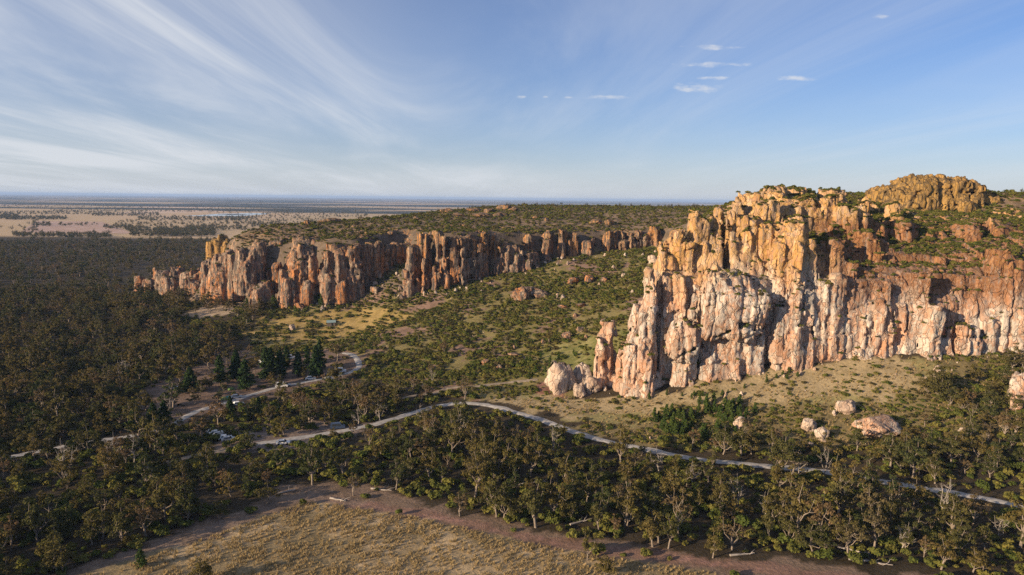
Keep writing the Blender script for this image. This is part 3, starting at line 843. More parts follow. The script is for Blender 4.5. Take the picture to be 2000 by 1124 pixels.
for k in range(16):
    px = rr.uniform(1640, 1990)
    tp = rr.uniform(470, 580)
    C(px, tp, tp + rr.uniform(45, 90), rr.uniform(20, 44), 262 + max(0, (590 - tp)) * 0.10 + rr.uniform(-1, 1), rr.uniform(.55, .85), name='rib')
C(1672, 512, 565, 24, 262, .8, name='block'); C(1642, 470, 560, 30, 263, .8, name='block'); C(1700, 455, 520, 40, 272, .8, name='block')
C(1832, 602, 705, 36, 254, .85, name='pillar'); C(1858, 640, 705, 22, 256, .7); C(1888, 632, 712, 28, 255.5, .8); C(1912, 640, 712, 22, 256, .75); C(1942, 625, 712, 28, 256.5, .8); C(1968, 610, 712, 30, 257.5, .8)
C(1985, 486, 575, 62, 259, .75, name='dome_block'); C(1940, 560, 640, 50, 261, .7, name='block'); C(2000, 570, 700, 50, 257, .8); C(1880, 575, 630, 50, 263, .7, name='block'); C(2030, 560, 700, 60, 258, .8); C(2090, 540, 700, 70, 258, .8); C(1865, 540, 600, 34, 265, .6, name='block')
# upper tier
C(1303, 494, 548, 41, 263, .75, name='tower'); C(1324, 447, 540, 46, 265, .7, name='tower'); C(1302, 470, 530, 31, 266, .6, name='tower'); C(1346, 474, 535, 31, 263, .85, name='tower')
C(1366, 412, 520, 44, 269, .8, 2.6, name='tower'); C(1386, 476, 530, 36, 265, .85, name='tower'); C(1414, 403, 500, 54, 271, .65, 2.6, name='tower'); C(1402, 482, 540, 59, 266, .9, name='tower'); C(1352, 425, 480, 28, 272, .7, name='tower')
C(1446, 476, 545, 64, 264.5, .8, 2.3, name='tower'); C(1487, 426, 548, 82, 266, .82, 2.4, name='tower'); C(1468, 455, 545, 46, 266, .8, name='tower'); C(1506, 390, 460, 56, 274, .8, 2.2, name='tower')
C(1556, 436, 610, 77, 256, .7, 2.5, name='tower'); C(1531, 478, 560, 38, 257.5, .7, name='tower'); C(1580, 470, 600, 49, 259, .75, name='tower'); C(1565, 425, 520, 44, 264, .7, name='tower')
C(1592, 384, 430, 79, 284, .9, 2.4, name='tower'); C(1560, 392, 440, 56, 283, .8, name='tower'); C(1622, 388, 425, 38, 285, .8, name='tower')
C(1652, 399, 428, 31, 281, .9, 2.0, name='knob'); C(1671, 401, 428, 22, 281, .9, 2.0, name='knob'); C(1687, 399, 428, 26, 282, .9, 2.0, name='knob')
C(1474, 377, 440, 60, 289, .6, 2.4, name='tower'); C(1516, 366, 410, 67, 300, .8, 2.2, name='tower'); C(1446, 396, 440, 34, 286, .6, name='tower'); C(1560, 366, 395, 51, 312, .8, 2.2, name='knob')
for k in range(9):
    px = rr.uniform(1690, 1800); tp = rr.uniform(392, 440)
    C(px, tp, tp + 28, rr.uniform(18, 36), 286 + (450 - tp) * 0.4, .8, 2.2, name='knob')
for (px, tp, bs, w, Y) in ((1640, 372, 400, 70, 318), (1700, 374, 400, 80, 322), (1745, 372, 405, 60, 326), (1660, 430, 465, 60, 276), (1720, 425, 465, 70, 284), (1780, 440, 480, 70, 284), (1850, 455, 495, 80, 283), (1910, 440, 480, 70, 290), (1930, 480, 520, 80, 276), (1985, 430, 470, 60, 294), (1800, 480, 520, 70, 274), (1740, 470, 510, 60, 272), (1880, 505, 545, 70, 271)):
    C(px, tp, bs, w, Y, .7, 2.4, ratio=1.3, name='ledge')
R.cut((1294, 528), (1296, 735), 0.5, 0.9, 248, 14); R.cut((1463, 636), (1352, 690), 0.35, 0.5, 247, 7); R.cut((1352, 690), (1330, 705), 0.4, 0.3, 247, 7); R.cut((1350, 600), (1325, 640), 0.35, 0.3, 249, 8)
R.cut((1509, 600), (1512, 735), 0.4, 0.7, 250, 9); R.cut((1600, 560), (1604, 720), 0.4, 0.6, 251, 8); R.cut((1628, 600), (1632, 712), 0.3, 0.5, 251, 8); R.cut((1376, 560), (1366, 640), 0.3, 0.4, 249, 9); R.cut((1436, 420), (1424, 520), 0.8, 1.2, 262, 16)
R.build('rock_cliff', m_rock_main, 'towering cream and orange sandstone cliff with golden upper towers', 'cliff', 0.66, 0.0, 0.8, lambda c: c[:, 1] < 326, low=0.5, block=1.2)

# --- summit dome behind it
R = Rock(150, 262, 325, 400, 68, 100, 0.75)
R.plump(1842, 408, 90, 54, 346, 16, 'dome_block')
R.plump(1772, 400, 48, 28, 345, 12, 'dome_block'); R.plump(1905, 404, 46, 30, 347, 12, 'dome_block')
for k in range(26):
    px = rr.uniform(1752, 1928); q = max(0.0, 1 - ((px - 1840) / 95) ** 2) ** 0.5
    py = 404 - q * 53 * rr.uniform(0.05, 1.0)
    R.plump(px, py + 8, rr.uniform(13, 28), rr.uniform(9, 17), 345 - 9 * q + (402 - py) * 0.16 + rr.uniform(-1.5, 1), rr.uniform(4, 8), 'dome_block')
for k in range(14):
    px = rr.uniform(1745, 1935); q = max(0.0, 1 - ((px - 1840) / 98) ** 2) ** 0.5
    tp = 404 - q * 60 * rr.uniform(0.3, 0.9)
    R.pcol(px, tp, tp + 26, rr.uniform(22, 44), 340 - 5 * q + (404 - tp) * 0.2, .7, 2.4, ratio=1.2, name='dome_block')
R.build('rock_dome', m_rock_dome, 'rounded yellow rock dome on the skyline above the great cliff', 'rock dome', 1.1, 3.0, 0.8, block=1.5)

# --- the ribbed cliffs across the gully
def tab(v, pts):
    return float(np.interp(v, [p[0] for p in pts], [p[1] for p in pts]))
def rows(Rk, px0, px1, step, top, base, Yv, hmin=0.8, jitter=4, name='column', taper=(.72, .95), rows_=2, ratio=1.15, power=(1.25, 1.9), skip=0.12, drop=20):
    px = px0
    while px < px1:
        w = step * rr.uniform(1.0, 2.0)
        if rr.random() > skip:
            for k in range(rows_):
                tp, bs = tab(px, top), tab(px, base)
                tp = tp + rr.random() ** 2 * drop
                frac = 1.0 if k == 0 else rr.uniform(0.3, hmin)
                Rk.pcol(px + rr.uniform(-3, 3), bs - (bs - tp) * frac + rr.uniform(-jitter, jitter), bs + 6, w * (1.15 if k == 0 else rr.uniform(.6, .9)),
                        tab(px, Yv) + (0 if k == 0 else -rr.uniform(0.8, 3.2)) + rr.uniform(-1.6, 1.6), rr.uniform(*taper), rr.uniform(*power), rr.uniform(-.3, .3), ratio, name=name, foot=3.0)
        px += step * rr.uniform(0.75, 1.2)
def back_wall(Rk, line, drop=2.0):
    """solid rock filling in under the plateau edge"""
    zt = height(Rk.X[:, None] + 0 * Rk.Y[None, :], Rk.Y[None, :] + 0 * Rk.X[:, None]).astype(np.float32)
    yl = np.interp(Rk.X, [p[0] for p in line], [p[1] for p in line]).astype(np.float32)
    s = yl[:, None] + 3.5 - Rk.Y[None, :]
    d = np.maximum(s[:, :, None] + 0.10 * (Rk.Z[None, None, :] - 10), Rk.Z[None, None, :] - (zt + 0.1)[:, :, None])
    Rk.d = np.minimum(Rk.d, d.astype(np.float32))
R = Rock(-78, 124, 416, 512, 10, 78, 0.8)
back_wall(R, [(-78, 452), (-68, 437), (-32, 442), (0, 460), (34, 476), (72, 490), (104, 497), (124, 500)])
rows(R, 792, 1005, 12, [(790, 520), (800, 482), (815, 462), (830, 452), (855, 448), (870, 452), (900, 462), (925, 455), (950, 449), (980, 466), (1005, 470)],
     [(790, 592), (830, 582), (870, 566), (900, 560), (950, 548), (1005, 536)], [(790, 427), (850, 431), (900, 435), (950, 443), (1005, 456)])
for (px, tp, bs, w, Y) in ((855, 447, 560, 18, 430), (832, 455, 500, 14, 428), (884, 462, 570, 22, 431), (897, 466, 565, 16, 432), (868, 462, 575, 15, 428), (800, 545, 598, 22, 424), (829, 505, 585, 14, 425), (872, 528, 575, 10, 425), (848, 522, 582, 12, 425)):
    R.pcol(px, tp, bs, w, Y, .7, 2.5, name='column', foot=3)
rows(R, 962, 1062, 13, [(960, 478), (985, 476), (1010, 482), (1040, 492), (1062, 498)], [(960, 545), (1000, 548), (1040, 535), (1062, 520)], [(960, 444), (1010, 449), (1062, 456)])
rows(R, 1030, 1210, 15, [(1030, 452), (1060, 450), (1100, 448), (1150, 452), (1210, 452)], [(1030, 500), (1100, 502), (1150, 508), (1210, 500)], [(1030, 464), (1100, 474), (1150, 481), (1210, 488)], rows_=2, skip=.3)
rows(R, 1190, 1300, 11, [(1200, 452), (1240, 450), (1300, 448)], [(1200, 492), (1300, 488)], [(1200, 487), (1300, 494)], rows_=2, skip=.05, drop=10)
C = R.pcol
C(1147, 470, 508, 24, 474, .8, name='buttress'); C(1188, 452, 495, 26, 482, .8, name='buttress'); C(1068, 470, 515, 20, 462, .8); C(1100, 448, 500, 20, 470, .8); C(1122, 455, 500, 18, 474, .8)
R.cut((962, 452), (957, 545), 1.0, 1.6, 428, 22); R.cut((1108, 450), (1112, 505), 0.8, 1.2, 455, 20); R.cut((895, 470), (893, 560), 0.6, 0.9, 424, 12); R.cut((1085, 455), (1082, 505), 0.7, 1.0, 455, 18); R.cut((838, 470), (836, 585), 0.5, 0.8, 420, 10)
R.build('rock_cliff', m_rock_mid, 'ribbed grey and orange cliff of upright organ pipe columns across the gully', 'cliff', 0.7, 5.0, 1.0, lambda c: c[:, 1] < 508, 0.15)

R = Rock(-222, -60, 425, 500, 2, 72, 0.8)
back_wall(R, [(-222, 500), (-205, 484), (-176, 470), (-150, 466), (-122, 451), (-99, 457), (-88, 470), (-75, 484), (-60, 486)])
rows(R, 695, 800, 13, [(695, 477), (740, 474), (800, 478)], [(695, 556), (740, 530), (800, 505)], [(695, 447), (750, 458), (800, 468)], rows_=1, drop=6, skip=.05)
rows(R, 508, 560, 15, [(508, 474), (560, 470)], [(508, 550), (560, 545)], [(508, 472), (560, 466)], rows_=1, drop=8, skip=0)
rows(R, 600, 645, 14, [(600, 466), (645, 472)], [(600, 545), (645, 540)], [(600, 464), (645, 458)], rows_=1, drop=6, skip=0)
for (px, tp, bs, w, Y) in ((418, 498, 560, 44, 474), (438, 490, 560, 46, 471), (402, 508, 566, 40, 480), (428, 520, 566, 40, 466), (452, 500, 560, 36, 464)):
    R.pcol(px, tp, bs, w, Y, .6, 2.2, name='block', foot=5)
rows(R, 436, 462, 16, [(436, 504), (462, 490)], [(436, 545), (462, 548)], [(436, 476), (462, 466)], name='buttress', taper=(.6, .8), rows_=1)
C = R.pcol
for (px, tp, bs, w, Y, pw, nm) in ((468, 486, 550, 34, 457, 1.8, 'buttress'), (490, 475, 552, 46, 457, 1.5, 'buttress'), (478, 508, 556, 40, 454, 1.8, 'buttress'), (592, 463, 540, 60, 452, 1.3, 'buttress'), (572, 488, 545, 44, 450, 1.5, 'buttress'), (590, 478, 535, 40, 450, 1.5, 'tower'),
                                   (505, 552, 590, 48, 438, 1.9, 'boulder_face'), (538, 515, 552, 22, 450, 1.8, 'block'), (551, 527, 594, 20, 437, 1.6, 'column'), (573, 526, 592, 18, 436, 1.6, 'column'), (588, 508, 588, 28, 438, 1.5, 'column'), (607, 498, 582, 26, 440, 1.4, 'column'), (560, 545, 594, 22, 433, 1.8, 'column'), (598, 550, 590, 26, 433, 1.8, 'column'),
                                   (660, 480, 562, 74, 438, 1.45, 'buttress'), (640, 490, 560, 36, 436, 1.7, 'buttress'), (684, 482, 560, 34, 437, 1.6, 'buttress'), (662, 500, 560, 30, 433.5, 1.7, 'tower'), (636, 536, 572, 34, 432, 2.0, 'boulder_face'), (668, 540, 572, 50, 432, 2.0, 'boulder_face'), (697, 512, 560, 22, 438, 1.6, 'tower')):
    C(px, tp, bs, w, Y, .75, pw, name=nm, foot=3)
R.cut((512, 478), (508, 548), 0.8, 1.3, 452, 18); R.cut((622, 500), (618, 575), 0.6, 1.0, 430, 12); R.cut((703, 480), (702, 556), 0.6, 1.0, 436, 14)
R.build('rock_cliff', m_rock_mid, 'broken orange faced cliff with dark ribs standing over the golden field', 'cliff', 0.7, 11.0, 0.9, lambda c: c[:, 1] < 496, 0.15)

# --- low outcrops at the far left end
R = Rock(-300, -195, 470, 565, -1, 62, 0.9)
for (px, tp, bs, w, Y) in ((224, 554, 568, 22, 540), (240, 549, 570, 30, 538), (262, 541, 568, 30, 540), (300, 522, 545, 14, 540), (312, 530, 568, 38, 528), (338, 524, 564, 40, 524), (362, 528, 568, 46, 515), (392, 528, 568, 50, 508), (325, 542, 572, 34, 518), (375, 545, 574, 36, 505), (412, 532, 572, 40, 498), (285, 545, 568, 30, 532)):
    R.pcol(px, tp, bs, w, Y, .7, 2.4, name='block', foot=4)
R.build('rock_outcrop', m_rock_mid, 'low dark rock outcrop stepping down into the forest beyond the cliffs', 'outcrop', 0.8, 21.0, 0.8)
R = Rock(-225, -180, 480, 530, 25, 66, 0.7)
for (px, tp, w, Y) in ((428, 457, 26, 498), (418, 466, 22, 497), (440, 468, 24, 498), (450, 472, 22, 500), (408, 474, 18, 497)):
    R.pcol(px, tp, 484, w * 1.1, Y, .6, 1.8, name='block', foot=6)
R.build('rock_outcrop', m_rock_dome, 'sunlit golden rock tip poking above the dark scrub at the cliff end', 'outcrop', 0.7, 23.0, 0.8)

# ------------------------------------------------------------------ loose boulders
def ico(sub):
    import bmesh
    b = bmesh.new(); bmesh.ops.create_icosphere(b, subdivisions=sub, radius=1.0)
    b.verts.ensure_lookup_table()
    v = np.array([q.co[:] for q in b.verts]); f = np.array([[q.index for q in p.verts] for p in b.faces]); b.free()
    return v, f
ICO4, ICO3 = ico(4), ico(3)
def boulder(px, base, w, h, label, mat=None, Y=None, seed=0.0, point=0.0, group=None, name='boulder', lean=0.0):
    if 540 < base < 725 and px < 1290:
        mat = mat or m_rock_mid
        w, h = w * (0.72 if base < 625 else 0.85), h * (0.72 if base < 625 else 0.85)
    g = ground(px, base)[0] if Y is None else at(px, base, Y)
    s = np.linalg.norm(g - CAM) / F_PX
    rx, rz = w * s / 2, h * s
    v, f = ICO4 if w > 16 else ICO3
    rg = np.random.default_rng(int(seed * 10) + 3)
    pn_ = rg.normal(size=(15, 3)); pn_ /= np.linalg.norm(pn_, axis=1)[:, None]
    pd_ = rg.uniform(0.62, 1.0, 15)
    dt_ = v @ pn_.T
    r_ = np.where(dt_ > 0.05, pd_[None] / np.maximum(dt_, 0.05), 9.0).min(1)
    r_ = np.minimum(r_, 1.15)
    v = v * r_[:, None]
    k = 1 + 0.32 * fbm(v[:, 0] * 2.2 + seed, v[:, 1] * 2.2, v[:, 2] * 2.0 + seed * 2, 4)
    k -= 0.16 * np.exp(-(vnoise(v[:, 0] * 2.4 + seed, v[:, 1] * 2.4, v[:, 2] * 0.9 + seed) / 0.12) ** 2)
    v = v * k[:, None]
    up_ = np.clip((v[:, 2] + 1) / 2, 0, 1)
    v[:, :2] *= (1 - point * up_)[:, None]
    v[:, 0] += lean * up_
    v = v * np.array([rx, rx * 0.85, rz * 0.62]) + np.array([0, 0, rz * 0.34])
    o = mk_obj(name, mk_mesh(name, v, f, mat or m_rock_pale, True), loc=(g[0], g[1] + rx * 0.5, height(g[0], g[1] + rx * 0.5) if Y is None else g[2]))
    o.rotation_euler = (0, 0, 0)
    return tag(o, label, 'boulder', group)
B = boulder
B(1100, 768, 66, 62, 'big pale boulder standing at the left of the cluster before the cliff foot', seed=1.3, point=.35)
B(1142, 752, 44, 46, 'leaning pale slab boulder in the middle of the cluster before the cliff foot', seed=4.1, point=.3, lean=-.3)
B(1159, 770, 34, 40, 'pale slanting boulder at the right of the cluster before the cliff foot', seed=6.7, point=.3, lean=-.3)
B(1131, 778, 32, 32, 'small rounded pale boulder in front of the cluster before the cliff foot', seed=8.9, point=.2)
B(1098, 722, 22, 18, 'knobbly block perched behind the pale boulder cluster', seed=3.1)
B(1238, 766, 30, 34, 'upright pale boulder leaning at the foot of the cliff prow', seed=9.4, point=.2)
B(1218, 762, 18, 20, 'narrow boulder beside the upright one at the cliff prow', seed=12.4)
B(1418, 797, 18, 30, 'pointed grey boulder among the small cypress trees', seed=2.2, point=.7)
B(1430, 812, 11, 11, 'small pale stone below the pointed boulder among the cypresses', seed=5.2)
B(1447, 838, 20, 22, 'rounded orange lit boulder below the small cypress trees', seed=7.7)
B(1655, 808, 34, 24, 'tilted pale slab boulder on the scrubby slope below the cliff', seed=10.1, lean=.3)
B(1581, 846, 28, 24, 'pale block boulder uphill of the road below the cliff', seed=13.7)
B(1608, 864, 25, 22, 'rounded boulder beside the pale block uphill of the road', seed=15.2)
B(1722, 862, 70, 36, 'large long orange boulder on the slope uphill of the road', m_rock_main, seed=17.9)
B(1583, 875, 12, 10, 'small reddish stone just above the gravel road', seed=19.1)
B(1880, 850, 11, 12, 'small pale boulder alone in the shaded scrub', seed=20.3)
B(1992, 806, 40, 66, 'tall orange rock post at the edge of the scrub on the right', m_rock_main, seed=22.2, point=.15)
B(1107, 664, 28, 20, 'angular pale boulder on the green slope beside the gully', seed=24.1)
B(1136, 650, 26, 12, 'flat pale boulder just above the angular one on the slope', seed=25.3)
B(1145, 662, 12, 10, 'small stone on the green slope near the pinnacle', seed=26.8)
B(948, 712, 20, 14, 'rounded pale boulder alone in the scrub of the mid slope', seed=28.8)
B(976, 722, 15, 11, 'small pale boulder to the right of the lone round one', seed=29.9)
B(1006, 698, 30, 9, 'low pale slab lying in the mid slope scrub', seed=31.1)
B(1061, 672, 10, 9, 'little pale stone left of the angular slope boulder', seed=33.1)
B(1004, 683, 12, 10, 'small upright stone above the low slab', seed=35.1, point=.4)
B(1125, 620, 16, 12, 'pale boulder high on the slope above the green patch', seed=36.1, point=.3)
B(1015, 588, 44, 38, 'pink faced outcrop block halfway up the slope', seed=38.1)
B(1052, 582, 46, 22, 'long pink slab beside the outcrop block halfway up the slope', seed=39.4)
B(1035, 574, 40, 18, 'grey topped slab behind the pink outcrop block', seed=40.4)
B(1120, 556, 40, 20, 'pink broken outcrop below the far right columns', seed=41.9)
B(1150, 553, 30, 20, 'pink ledge rock right of the broken outcrop', seed=43.2)
B(1180, 552, 26, 14, 'small pink ledge rock at the head of the gully', seed=44.5)
B(1100, 602, 30, 10, 'low pink stone band in the scrub of the gully', seed=45.5)
B(1138, 600, 26, 12, 'pink stone right of the low band in the gully', seed=46.5)
B(1276, 515, 22, 14, 'pink boulder beside the golden towers at the gully top', seed=47.5)
B(600, 596, 60, 16, 'pale slabby apron of rock under the orange cliff', seed=48.5)
B(650, 574, 60, 14, 'pale sloping slab at the base of the orange buttress', seed=49.5)
B(585, 604, 30, 14, 'pale broken rock above the golden field', seed=50.5)
B(730, 575, 26, 18, 'lone pale block in the scrub between the two cliffs', seed=51.5)
B(785, 588, 18, 16, 'pale block leaning at the end of the columns', seed=53.5)
for k, (px, py, w, h) in enumerate(((872, 416, 30, 9), (925, 414, 30, 8), (955, 416, 24, 9), (985, 410, 26, 9), (1003, 413, 18, 8), (893, 424, 26, 8), (940, 424, 40, 8), (975, 424, 30, 8), (762, 462, 16, 7),
                                    (690, 446, 12, 6), (640, 436, 40, 9), (598, 440, 14, 8), (1165, 438, 26, 10), (1190, 440, 20, 12), (1067, 432, 10, 8), (1045, 428, 12, 6), (812, 430, 16, 6), (700, 458, 16, 6))):
    B(px, py, w, h, ['orange', 'grey orange', 'brown orange'][k % 3] + ' rock knob showing through the scrub of the plateau', m_rock_mid, seed=60 + 1.7 * k, group='rock knobs on the plateau', name='plateau_rock')

# ------------------------------------------------------------------ foliage materials
def leaf_material(name, col, col2, trans=0.22):
    m, t = new_mat(name)
    o = t.n('ShaderNodeOutputMaterial')
    oi = t.n('ShaderNodeObjectInfo')
    tc_ = t.n('ShaderNodeTexCoord')
    nz = t.noise(tc_.outputs['Object'], 0.9, 2.0)
    c = t.mix(oi.outputs['Random'], col, col2)
    c = t.mix(t.ramp(nz, 0.3, 0.7), t.mix(1.0, c, (0.68, 0.72, 0.7), 'MULTIPLY'), t.mix(1.0, c, (1.3, 1.22, 1.1), 'MULTIPLY'))
    d = t.n('ShaderNodeBsdfDiffuse'); tr = t.n('ShaderNodeBsdfTranslucent')
    t.l(c, d.inputs[0]); t.l(c, tr.inputs[0])
    mx = t.n('ShaderNodeMixShader'); mx.inputs[0].default_value = trans
    t.l(d.outputs[0], mx.inputs[1]); t.l(tr.outputs[0], mx.inputs[2])
    t.l(mx.outputs[0], o.inputs[0])
    return m
m_leaf = leaf_material('gum_leaves', (0.050, 0.064, 0.027), (0.120, 0.095, 0.036), 0.15)
m_leaf_dry = leaf_material('gum_leaves_dry', (0.105, 0.090, 0.048), (0.15, 0.100, 0.058), 0.18)
m_leaf_shrub = leaf_material('shrub_leaves', (0.076, 0.102, 0.027), (0.17, 0.158, 0.045), 0.2)
m_leaf_pine = leaf_material('pine_needles', (0.024, 0.046, 0.018), (0.036, 0.060, 0.022), 0.10)
m_leaf_cyp = leaf_material('cypress_needles', (0.050, 0.085, 0.024), (0.075, 0.105, 0.030), 0.15)
m_leaf_grass = leaf_material('dry_grass_blades', (0.36, 0.28, 0.15), (0.45, 0.34, 0.19), 0.3)
m_bark = plain('pale_gum_bark', (0.24, 0.20, 0.165), 0.9, 0.1, 0.45, 1.6)
m_bark_dark = plain('dark_bark', (0.12, 0.09, 0.07), 0.95, 0.1, 0.35, 1.6)
m_dead = plain('bleached_dead_wood', (0.33, 0.295, 0.265), 0.9, 0.1, 0.3, 1.6)

def leaves(rng, centres, radii, n_each, size, squash=0.75, upb=0.35, shell=0.5):
    """many leaf-sized faces round each clump centre"""
    V, Fc = [], []
    C_ = np.repeat(np.asarray(centres), n_each, 0); r = np.repeat(np.asarray(radii), n_each)
    n = len(C_)
    d = rng.normal(size=(n, 3)); d /= np.linalg.norm(d, axis=1)[:, None]
    d[:, 2] = np.where(d[:, 2] < -0.3, -d[:, 2] * 0.7, d[:, 2])
    rad_ = r * (shell + (1 - shell) * rng.random(n) ** 0.6)
    p = C_ + d * rad_[:, None] * np.array([1, 1, squash])
    nr = d * 0.75 + np.array([0, 0, upb]) + rng.normal(size=(n, 3)) * 0.45
    nr /= np.linalg.norm(nr, axis=1)[:, None]
    a = np.cross(nr, rng.normal(size=(n, 3))); a /= np.linalg.norm(a, axis=1)[:, None]
    b = np.cross(nr, a)
    s = (size * (0.6 + 0.8 * rng.random(n)))[:, None]
    q = np.stack([p - a * s, p - b * s * 0.55, p + a * s, p + b * s * 0.55], 1)
    return q.reshape(-1, 3), np.arange(4 * n).reshape(n, 4)
def bend(rng, p0, p1, k=4, wob=0.12, sag=0.25):
    p0, p1 = np.array(p0, float), np.array(p1, float)
    L = np.linalg.norm(p1 - p0)
    out_ = []
    for t_ in np.linspace(0, 1, k + 1):
        q = p0 + (p1 - p0) * t_
        q = q + np.array([0, 0, -sag * L * 4 * t_ * (1 - t_) * 0.4]) + (rng.normal(size=3) * wob * L * 0.3 if 0 < t_ < 1 else 0)
        out_.append(q)
    return out_
def make_gum(seed, h=11.0, cw=4.0, nl=5, leafn=70, fork=0.3, clump=1.2, leaf=0.27, twigs=4, dead=False, lean=0.0):
    rng = np.random.default_rng(seed)
    mb = MB()
    th = h * fork
    top = np.array([rng.normal() * 0.4 + lean, rng.normal() * 0.4, th])
    r0 = (0.021 if dead else 0.026) * h
    mb.tube(bend(rng, (0, 0, -0.4), top, 3, 0.06, 0), [r0 * 1.25, r0 * 1.05, r0 * 0.95, r0 * 0.85], 6)
    C_, Rr = [], []
    az0 = rng.random() * 6.28
    for i in range(nl):
        a = az0 + 6.283 * i / nl + rng.normal() * 0.35
        rr_ = cw * (0.35 + 0.5 * rng.random()) * (0.3 if i == 0 else 1)
        end = np.array([math.cos(a) * rr_ + lean * 1.6, math.sin(a) * rr_, h * (0.98 if i == 0 else 0.42 + 0.48 * rng.random())])
        path = bend(rng, top - (0, 0, rng.random() * th * 0.4), end, 4, 0.16, 0.35)
        mb.tube(path, [r0 * 0.62, r0 * 0.5, r0 * 0.4, r0 * 0.28, r0 * 0.16], 5)
        C_.append(end); Rr.append(clump * (0.8 + 0.4 * rng.random()) * h / 11)
        for j in range(twigs + (2 if dead else 0)):
            s = path[2 + int(rng.integers(0, 2))] * 0.5 + path[3] * 0.5
            e = s + np.array([rng.normal() * 1.0, rng.normal() * 1.0, -0.15 + rng.random() * 1.5]) * h / 9
            tp = bend(rng, s, e, 3, 0.22, 0.1)
            mb.tube(tp, [r0 * 0.26, r0 * 0.2, r0 * 0.14, r0 * 0.06], 4)
            C_.append(e); Rr.append(clump * (0.7 + 0.5 * rng.random()) * h / 11)
            if dead:
                for _ in range(2):
                    s2 = tp[1 + int(rng.integers(0, 2))]
                    e2 = s2 + np.array([rng.normal() * 0.8, rng.normal() * 0.8, 0.3 + rng.random() * 0.9]) * h / 11
                    mb.tube([s2, (s2 + e2) / 2 + rng.normal(size=3) * 0.08, e2], [r0 * 0.13, r0 * 0.09, r0 * 0.04], 3)
    trunk = mb.mesh('trunk', m_dead if dead else m_bark, True)
    return trunk, (leaves(rng, C_, Rr, leafn, leaf * h / 11) if leafn else None)
def make_conifer(seed, h=14.0, w=3.2, n=2600, dens=0.42, column=0.35, bare=0.08):
    rng = np.random.default_rng(seed)
    mb = MB()
    mb.tube([(0, 0, -0.4), (0.05, 0, h * 0.4), (0, 0.05, h * 0.97)], [0.025 * h, 0.016 * h, 0.003 * h], 6)
    nb = 70
    C_, Rr = [], []
    for i in range(nb):
        t_ = bare + (1 - bare) * (i + rng.random()) / nb
        prof = (1 - t_) ** (0.75 - column * 0.4) * (0.55 + 0.45 * min(1, (t_ - bare) * 6 + 0.25))
        a = rng.random() * 6.283
        L = w * prof * (0.65 + 0.5 * rng.random())
        e = np.array([math.cos(a) * L, math.sin(a) * L, t_ * h + 0.1 * L])
        if i % 3 == 0:
            mb.tube([(0, 0, t_ * h - 0.15 * L), e], [0.05, 0.02], 3)
        for s in (0.45, 0.95):
            C_.append(e * (s, s, 1)); Rr.append(max(0.3, 0.36 * w * (0.35 + prof)) * (1.1 - 0.3 * s))
    return mb.mesh('trunk', m_bark_dark, True), leaves(rng, C_, Rr, max(6, n // len(C_)), dens, 0.6, 0.15, 0.35)
def make_shrub(seed, n=5, leafn=52, leaf=0.2, spread=0.8, tall=1.0):
    rng = np.random.default_rng(seed)
    C_, Rr = [], []
    for i in range(n):
        a = rng.random() * 6.283; r = spread * math.sqrt(rng.random())
        C_.append((math.cos(a) * r, math.sin(a) * r, tall * (0.35 + 0.5 * rng.random() * (1.2 - r)))); Rr.append(0.42 + 0.3 * rng.random())
    return leaves(rng, C_, Rr, leafn, leaf, 0.85, 0.3, 0.6)

def tree_kind(name, trunk, lv, mat):
    crown = None if lv is None else mk_mesh('crown', lv[0], lv[1], mat)
    return dict(name=name, trunk=trunk, crown=crown)
def plant(kind, loc, rz, sc, label, cat, group=None):
    root = mk_obj(kind['name'], None, loc=loc)
    root.rotation_euler = (0, 0, rz); root.scale = (sc, sc, sc * random.uniform(0.82, 1.28))
    a = mk_obj('trunk', kind['trunk'], root)
    b = mk_obj('crown', kind['crown'], root) if kind['crown'] is not None else None
    tag(root, label, cat, group)
    kind.setdefault('src', (a, b))
    return root
GUMS = [tree_kind('gum_tree', *make_gum(100, 11, 4.2, 5), m_leaf), tree_kind('gum_tree', *make_gum(101, 12, 3.4, 4, fork=.34), m_leaf), tree_kind('gum_tree', *make_gum(102, 9, 4.4, 6, fork=.22, clump=1.35), m_leaf),
        tree_kind('gum_tree', *make_gum(103, 10, 3.6, 5, leafn=44, fork=.35, clump=1.05), m_leaf_dry), tree_kind('gum_tree', *make_gum(104, 12, 4.4, 6, leafn=50, fork=.3, clump=1.15), m_leaf),
        tree_kind('gum_tree', *make_gum(105, 8, 4.0, 7, fork=.14, clump=1.5, leafn=66, leaf=.34), m_leaf), tree_kind('gum_tree', *make_gum(106, 10, 4.2, 5, leafn=24, fork=.25, clump=1.0), m_leaf_dry),
        tree_kind('gum_tree', *make_gum(107, 7.5, 3.6, 7, fork=.12, clump=1.6, leafn=72, leaf=.36), m_leaf)]
GLOOK = ['spreading olive gum tree', 'tall slender gum tree', 'low wide olive gum tree', 'thin brownish gum tree', 'tall broad open gum tree', 'dense rounded gum tree', 'half bare brown gum tree', 'squat bushy gum tree']
DEADS = [tree_kind('dead_tree', *make_gum(200 + k, 10 + k, 4.0, 5, leafn=0, fork=.28, twigs=3, dead=True, lean=(-1) ** k * 0.5), None) for k in range(3)]
PINES = [tree_kind('pine_tree', *make_conifer(300, 16, 4.0, 3600, .50), m_leaf_pine), tree_kind('pine_tree', *make_conifer(301, 14, 4.4, 3600, .52, .1), m_leaf_pine)]
CYPS = [tree_kind('cypress_pine', *make_conifer(310, 5.0, 1.3, 1300, .20, .4, .05), m_leaf_cyp), tree_kind('cypress_pine', *make_conifer(311, 4.2, 1.5, 1300, .20, .1, .05), m_leaf_cyp)]
